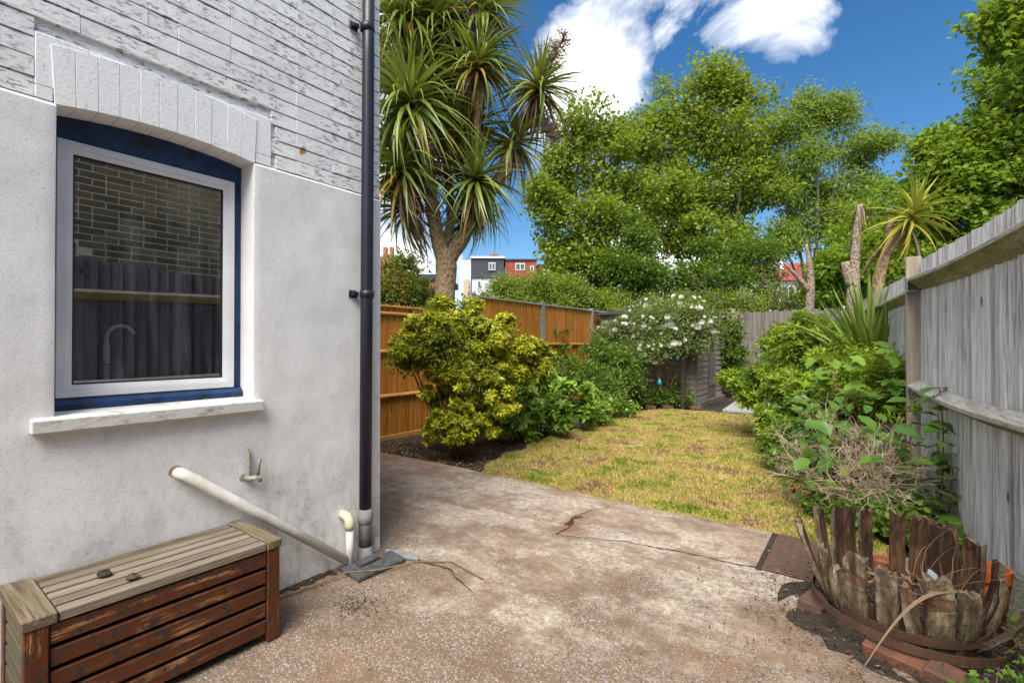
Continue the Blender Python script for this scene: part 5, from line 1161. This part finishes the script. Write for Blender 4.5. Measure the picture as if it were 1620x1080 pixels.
r2 = [(.17, 13.9, 3.34, .64), (-.54, 14.6, 3.17, .6), (-.1, 14.6, 2.6, .7), (.5, 14.2, 2.4, .6), (-1.0, 15.2, 2.6, .5), (-.2, 15.2, 4.1, .6), (.5, 15.0, 4.4, .6), (.6, 15.5, 5.2, .45)]
tree('elder_tree', (.0, 14.6, 0), r2, 'leaf_chestnut', 'smaller green tree behind the pruned palms', per=34, cr=.26, n=16000, L=.13, Wd=.08, fork=(0, 14.6, 1.4), r0=.04)
bough = [(1.26, 9.01, 5.66, .24), (1.45, 9.02, 5.35, .20), (1.62, 9.01, 5.61, .33), (1.76, 8.98, 4.98, .26), (1.55, 9.07, 5.85, .25), (1.60, 9.1, 4.68, .14), (2.2, 9.0, 5.5, .4)]
tree('overhanging_tree', (3.2, 9.2, 0), bough, 'leaf_chestnut', 'leafy bough hanging in over the grey fence at the top', per=22, cr=.15, n=2600, L=.085, Wd=.065, tpl='palm', fork=(3.0, 9.2, 4.2), r0=.03)
photinia = [(-8.39, 6.86, 2.70, .47), (-7.85, 7.01, 2.45, .4), (-8.35, 7.26, 3.03, .34), (-8.2, 6.62, 2.25, .4), (-7.53, 7.25, 2.2, .3), (-8.6, 6.4, 2.4, .5)]
shrub('photinia_shrub', (-8.2, 6.9, 0), photinia, 'leaf_photinia', 'red-tipped shrub behind the lower orange fence panel', per=26, cr=.2, n=9000, L=.10, Wd=.04, r0=.03)
for k, (bl, lb) in enumerate((([(-8.46, 11.15, 2.9, .51), (-7.74, 11.07, 2.4, .42), (-8.41, 9.95, 2.4, .31), (-7.46, 8.3, 2.05, .25)], 'bright green shrub over the orange fence beside the cabbage palm trunk'),
        ([(-7.73, 11.7, 2.9, .59), (-7.18, 11.85, 2.4, .45)], 'round light green shrub over the fence below the white house'), ([(-7.32, 12.62, 2.9, .61), (-6.78, 13.01, 2.55, .49)], 'pale green shrub over the fence below the sycamore'), ([(-6.31, 13.99, 2.65, .55), (-6.6, 13.3, 2.4, .45), (-6.1, 13.2, 2.2, .35)], 'tangled shrub over the far corner of the orange fence'))):
    shrub('hedge_shrub', (bl[0][0], bl[0][1], 0), bl, 'leaf_hedge', lb, per=26, cr=.22, n=7000, L=.085, Wd=.045, r0=.03)
for k, (x, y) in enumerate(((-5.3, 14.7), (-4.5, 15.2), (-3.8, 15.4), (-3.0, 15.8), (-2.2, 16.1), (-1.5, 16.0))):
    bl = [(x, y, 2.45, .60), (x+.3, y-.3, 1.9, .55), (x-.3, y, 1.6, .6)]
    shrub('hedge_shrub', (x, y, 0), bl, 'leaf_hedge', 'bramble-like hedge shrub '+('between the orange fence corner and the shed roof', 'just above the climbing rose', 'right behind the shed roof', 'over the far fence next to the shed creeper', 'behind the middle of the far fence', 'behind the far fence beside the forked stump')[k], per=26, cr=.22, n=7000, L=.08, Wd=.045, r0=.025, group='shrubs of the far hedge')

# ================================================================== HOUSES FAR BEHIND
ax_ = Vector((565/765, 1, 0)); fw = Vector((-.5941, .8044, 0)); rt = Vector((.8044, .5941, 0))
def far_box(name, parent, o, u0, u1, w0, w1, z0, z1, m):
    """box in a terrace's own frame: u along the terrace, w away from the garden"""
    P = lambda u, w_, z: tuple(Vector((o[0], o[1], 0))+rt*u+fw*w_+Vector((0, 0, z)))
    mb = MB().add([P(u0, w0, z0), P(u1, w0, z0), P(u1, w1, z0), P(u0, w1, z0), P(u0, w0, z1), P(u1, w0, z1), P(u1, w1, z1), P(u0, w1, z1)], [(0,3,2,1),(4,5,6,7),(0,1,5,4),(1,2,6,5),(2,3,7,6),(3,0,4,7)])
    return obj(name, mb.mesh(bevel=.02), m, parent)
def far_window(parent, o, u, z, wd, h, panes=2):
    f = far_box('window', parent, o, u, u+wd, -.10, .02, z, z+h, 'far_white')
    for k in range(panes): far_box('pane', f, o, u+.12+k*(wd-.12)/panes, u+(k+1)*(wd-.12)/panes, -.13, -.105, z+.14, z+h-.14, 'far_window')
O1 = (-49.68, 56.54)
h1 = thing('terraced_house', (*O1, 0), 'white terraced house with a dark slate dormer', 'house')
far_box('wall', h1, O1, 0, 5.1, 0, 9, 0, 11.7, 'far_white'); far_box('dormer', h1, O1, .0, 5.12, .1, 8.9, 12.0, 14.75, 'far_slate'); far_box('dormer_fascia', h1, O1, -.1, 5.25, -.15, 9, 14.75, 15.05, 'far_white'); far_box('gutter', h1, O1, 0, 5.15, -.25, .1, 11.7, 12.0, 'far_slate')
far_box('side_wall', h1, O1, -1.9, -.05, .6, 9, 0, 14.6, 'far_white'); far_box('flue', h1, O1, -1.2, -.3, .2, .58, 0, 11.6, 'cream_far'); far_box('chimney', h1, O1, 2.6, 4.0, 6, 7, 15, 16.6, 'far_brick')
far_window(h1, O1, 2.75, 12.9, 1.05, 1.2); far_window(h1, O1, 1.0, 10.1, .6, 1.2, 1); far_window(h1, O1, 3.2, 9.9, .95, 1.4); far_box('rain_pipe', h1, O1, -.02, .12, -.12, -.02, 2, 12, 'far_slate')
O2 = (O1[0]+rt.x*5.3, O1[1]+rt.y*5.3)
h2 = thing('terraced_house', (*O2, 0), 'terraced house with a red tile-hung dormer next to the white one', 'house')
far_box('wall', h2, O2, 0, 5.0, .4, 9, 0, 11.7, 'far_brick'); far_box('dormer', h2, O2, 0, 4.9, .5, 8.9, 11.7, 14.5, 'far_red'); far_box('dormer_fascia', h2, O2, -.1, 5.0, .3, 9, 14.5, 14.75, 'far_slate'); far_window(h2, (O2[0]+fw.x*.55, O2[1]+fw.y*.55), 1.6, 13.0, 1.5, 1.1); far_window(h2, (O2[0]+fw.x*.55, O2[1]+fw.y*.55), 3.9, 12.6, .6, 1.1, 1)
O3 = (O2[0]+rt.x*5.1, O2[1]+rt.y*5.1)
h3 = thing('terraced_house', (*O3, 0), 'terraced house with a dark red dormer and grey chimney pots', 'house')
far_box('wall', h3, O3, 0, 5.5, .4, 9, 0, 11.2, 'far_brick'); far_box('dormer', h3, O3, 0, 5.2, .6, 8.9, 11.2, 13.7, 'far_red'); far_box('dormer_fascia', h3, O3, -.1, 5.3, .4, 9, 13.7, 13.95, 'far_slate'); far_window(h3, (O3[0]+fw.x*.65, O3[1]+fw.y*.65), .9, 12.0, .9, 1.1); far_window(h3, (O3[0]+fw.x*.65, O3[1]+fw.y*.65), 3.6, 12.3, 1.1, .9)
cp = far_box('chimney', h3, O3, 2.8, 5.0, 5, 6, 13.9, 15.6, 'concrete_post')
for k in range(4): far_box('chimney_pot', cp, O3, 2.9+k*.5, 3.2+k*.5, 5.3, 5.7, 15.6, 16.2, 'concrete_post')
O4 = (-33.2, 25.3)
h4 = thing('brick_house', (*O4, 0), 'brick house roofline with red chimney pots behind the photinia', 'house')
far_box('wall', h4, O4, -3, 6, 1, 8, 0, 6.8, 'far_brick'); far_box('roof', h4, O4, -3.3, 6.3, .8, 8.2, 6.8, 7.3, 'far_slate'); c4 = far_box('chimney', h4, O4, .2, 1.5, 2, 3, 7.3, 9.0, 'far_brick')
for k in range(2): far_box('chimney_pot', c4, O4, .35+k*.55, .7+k*.55, 2.3, 2.7, 9.0, 9.9, 'terracotta')
O5 = (-11.9, 66)
h5 = thing('suburban_house', (*O5, 0), 'white house with a red tiled roof glimpsed through the trees', 'house')
far_box('wall', h5, O5, 0, 10, 0, 8, 0, 9.4, 'far_white')
P5 = lambda u, w_, z: tuple(Vector((O5[0], O5[1], 0))+rt*u+fw*w_+Vector((0, 0, z)))
obj('roof', MB().add([P5(-.4, -.5, 9.3), P5(10.4, -.5, 9.3), P5(10.4, 4, 12.2), P5(-.4, 4, 12.2), P5(-.4, 8.5, 9.3), P5(10.4, 8.5, 9.3)], [(0,1,2,3), (3,2,5,4), (0,3,4), (1,5,2), (0,4,5,1)]).mesh(), 'roof_tile', h5)
far_box('chimney', h5, O5, 4.4, 5.4, 2, 3, 11, 13.2, 'far_white'); far_window(h5, O5, .6, 7.4, 1.6, 1.3); far_window(h5, O5, 3.4, 7.2, 2.0, 1.5, 3); far_window(h5, O5, 7.4, 7.2, 2.0, 1.5, 3)
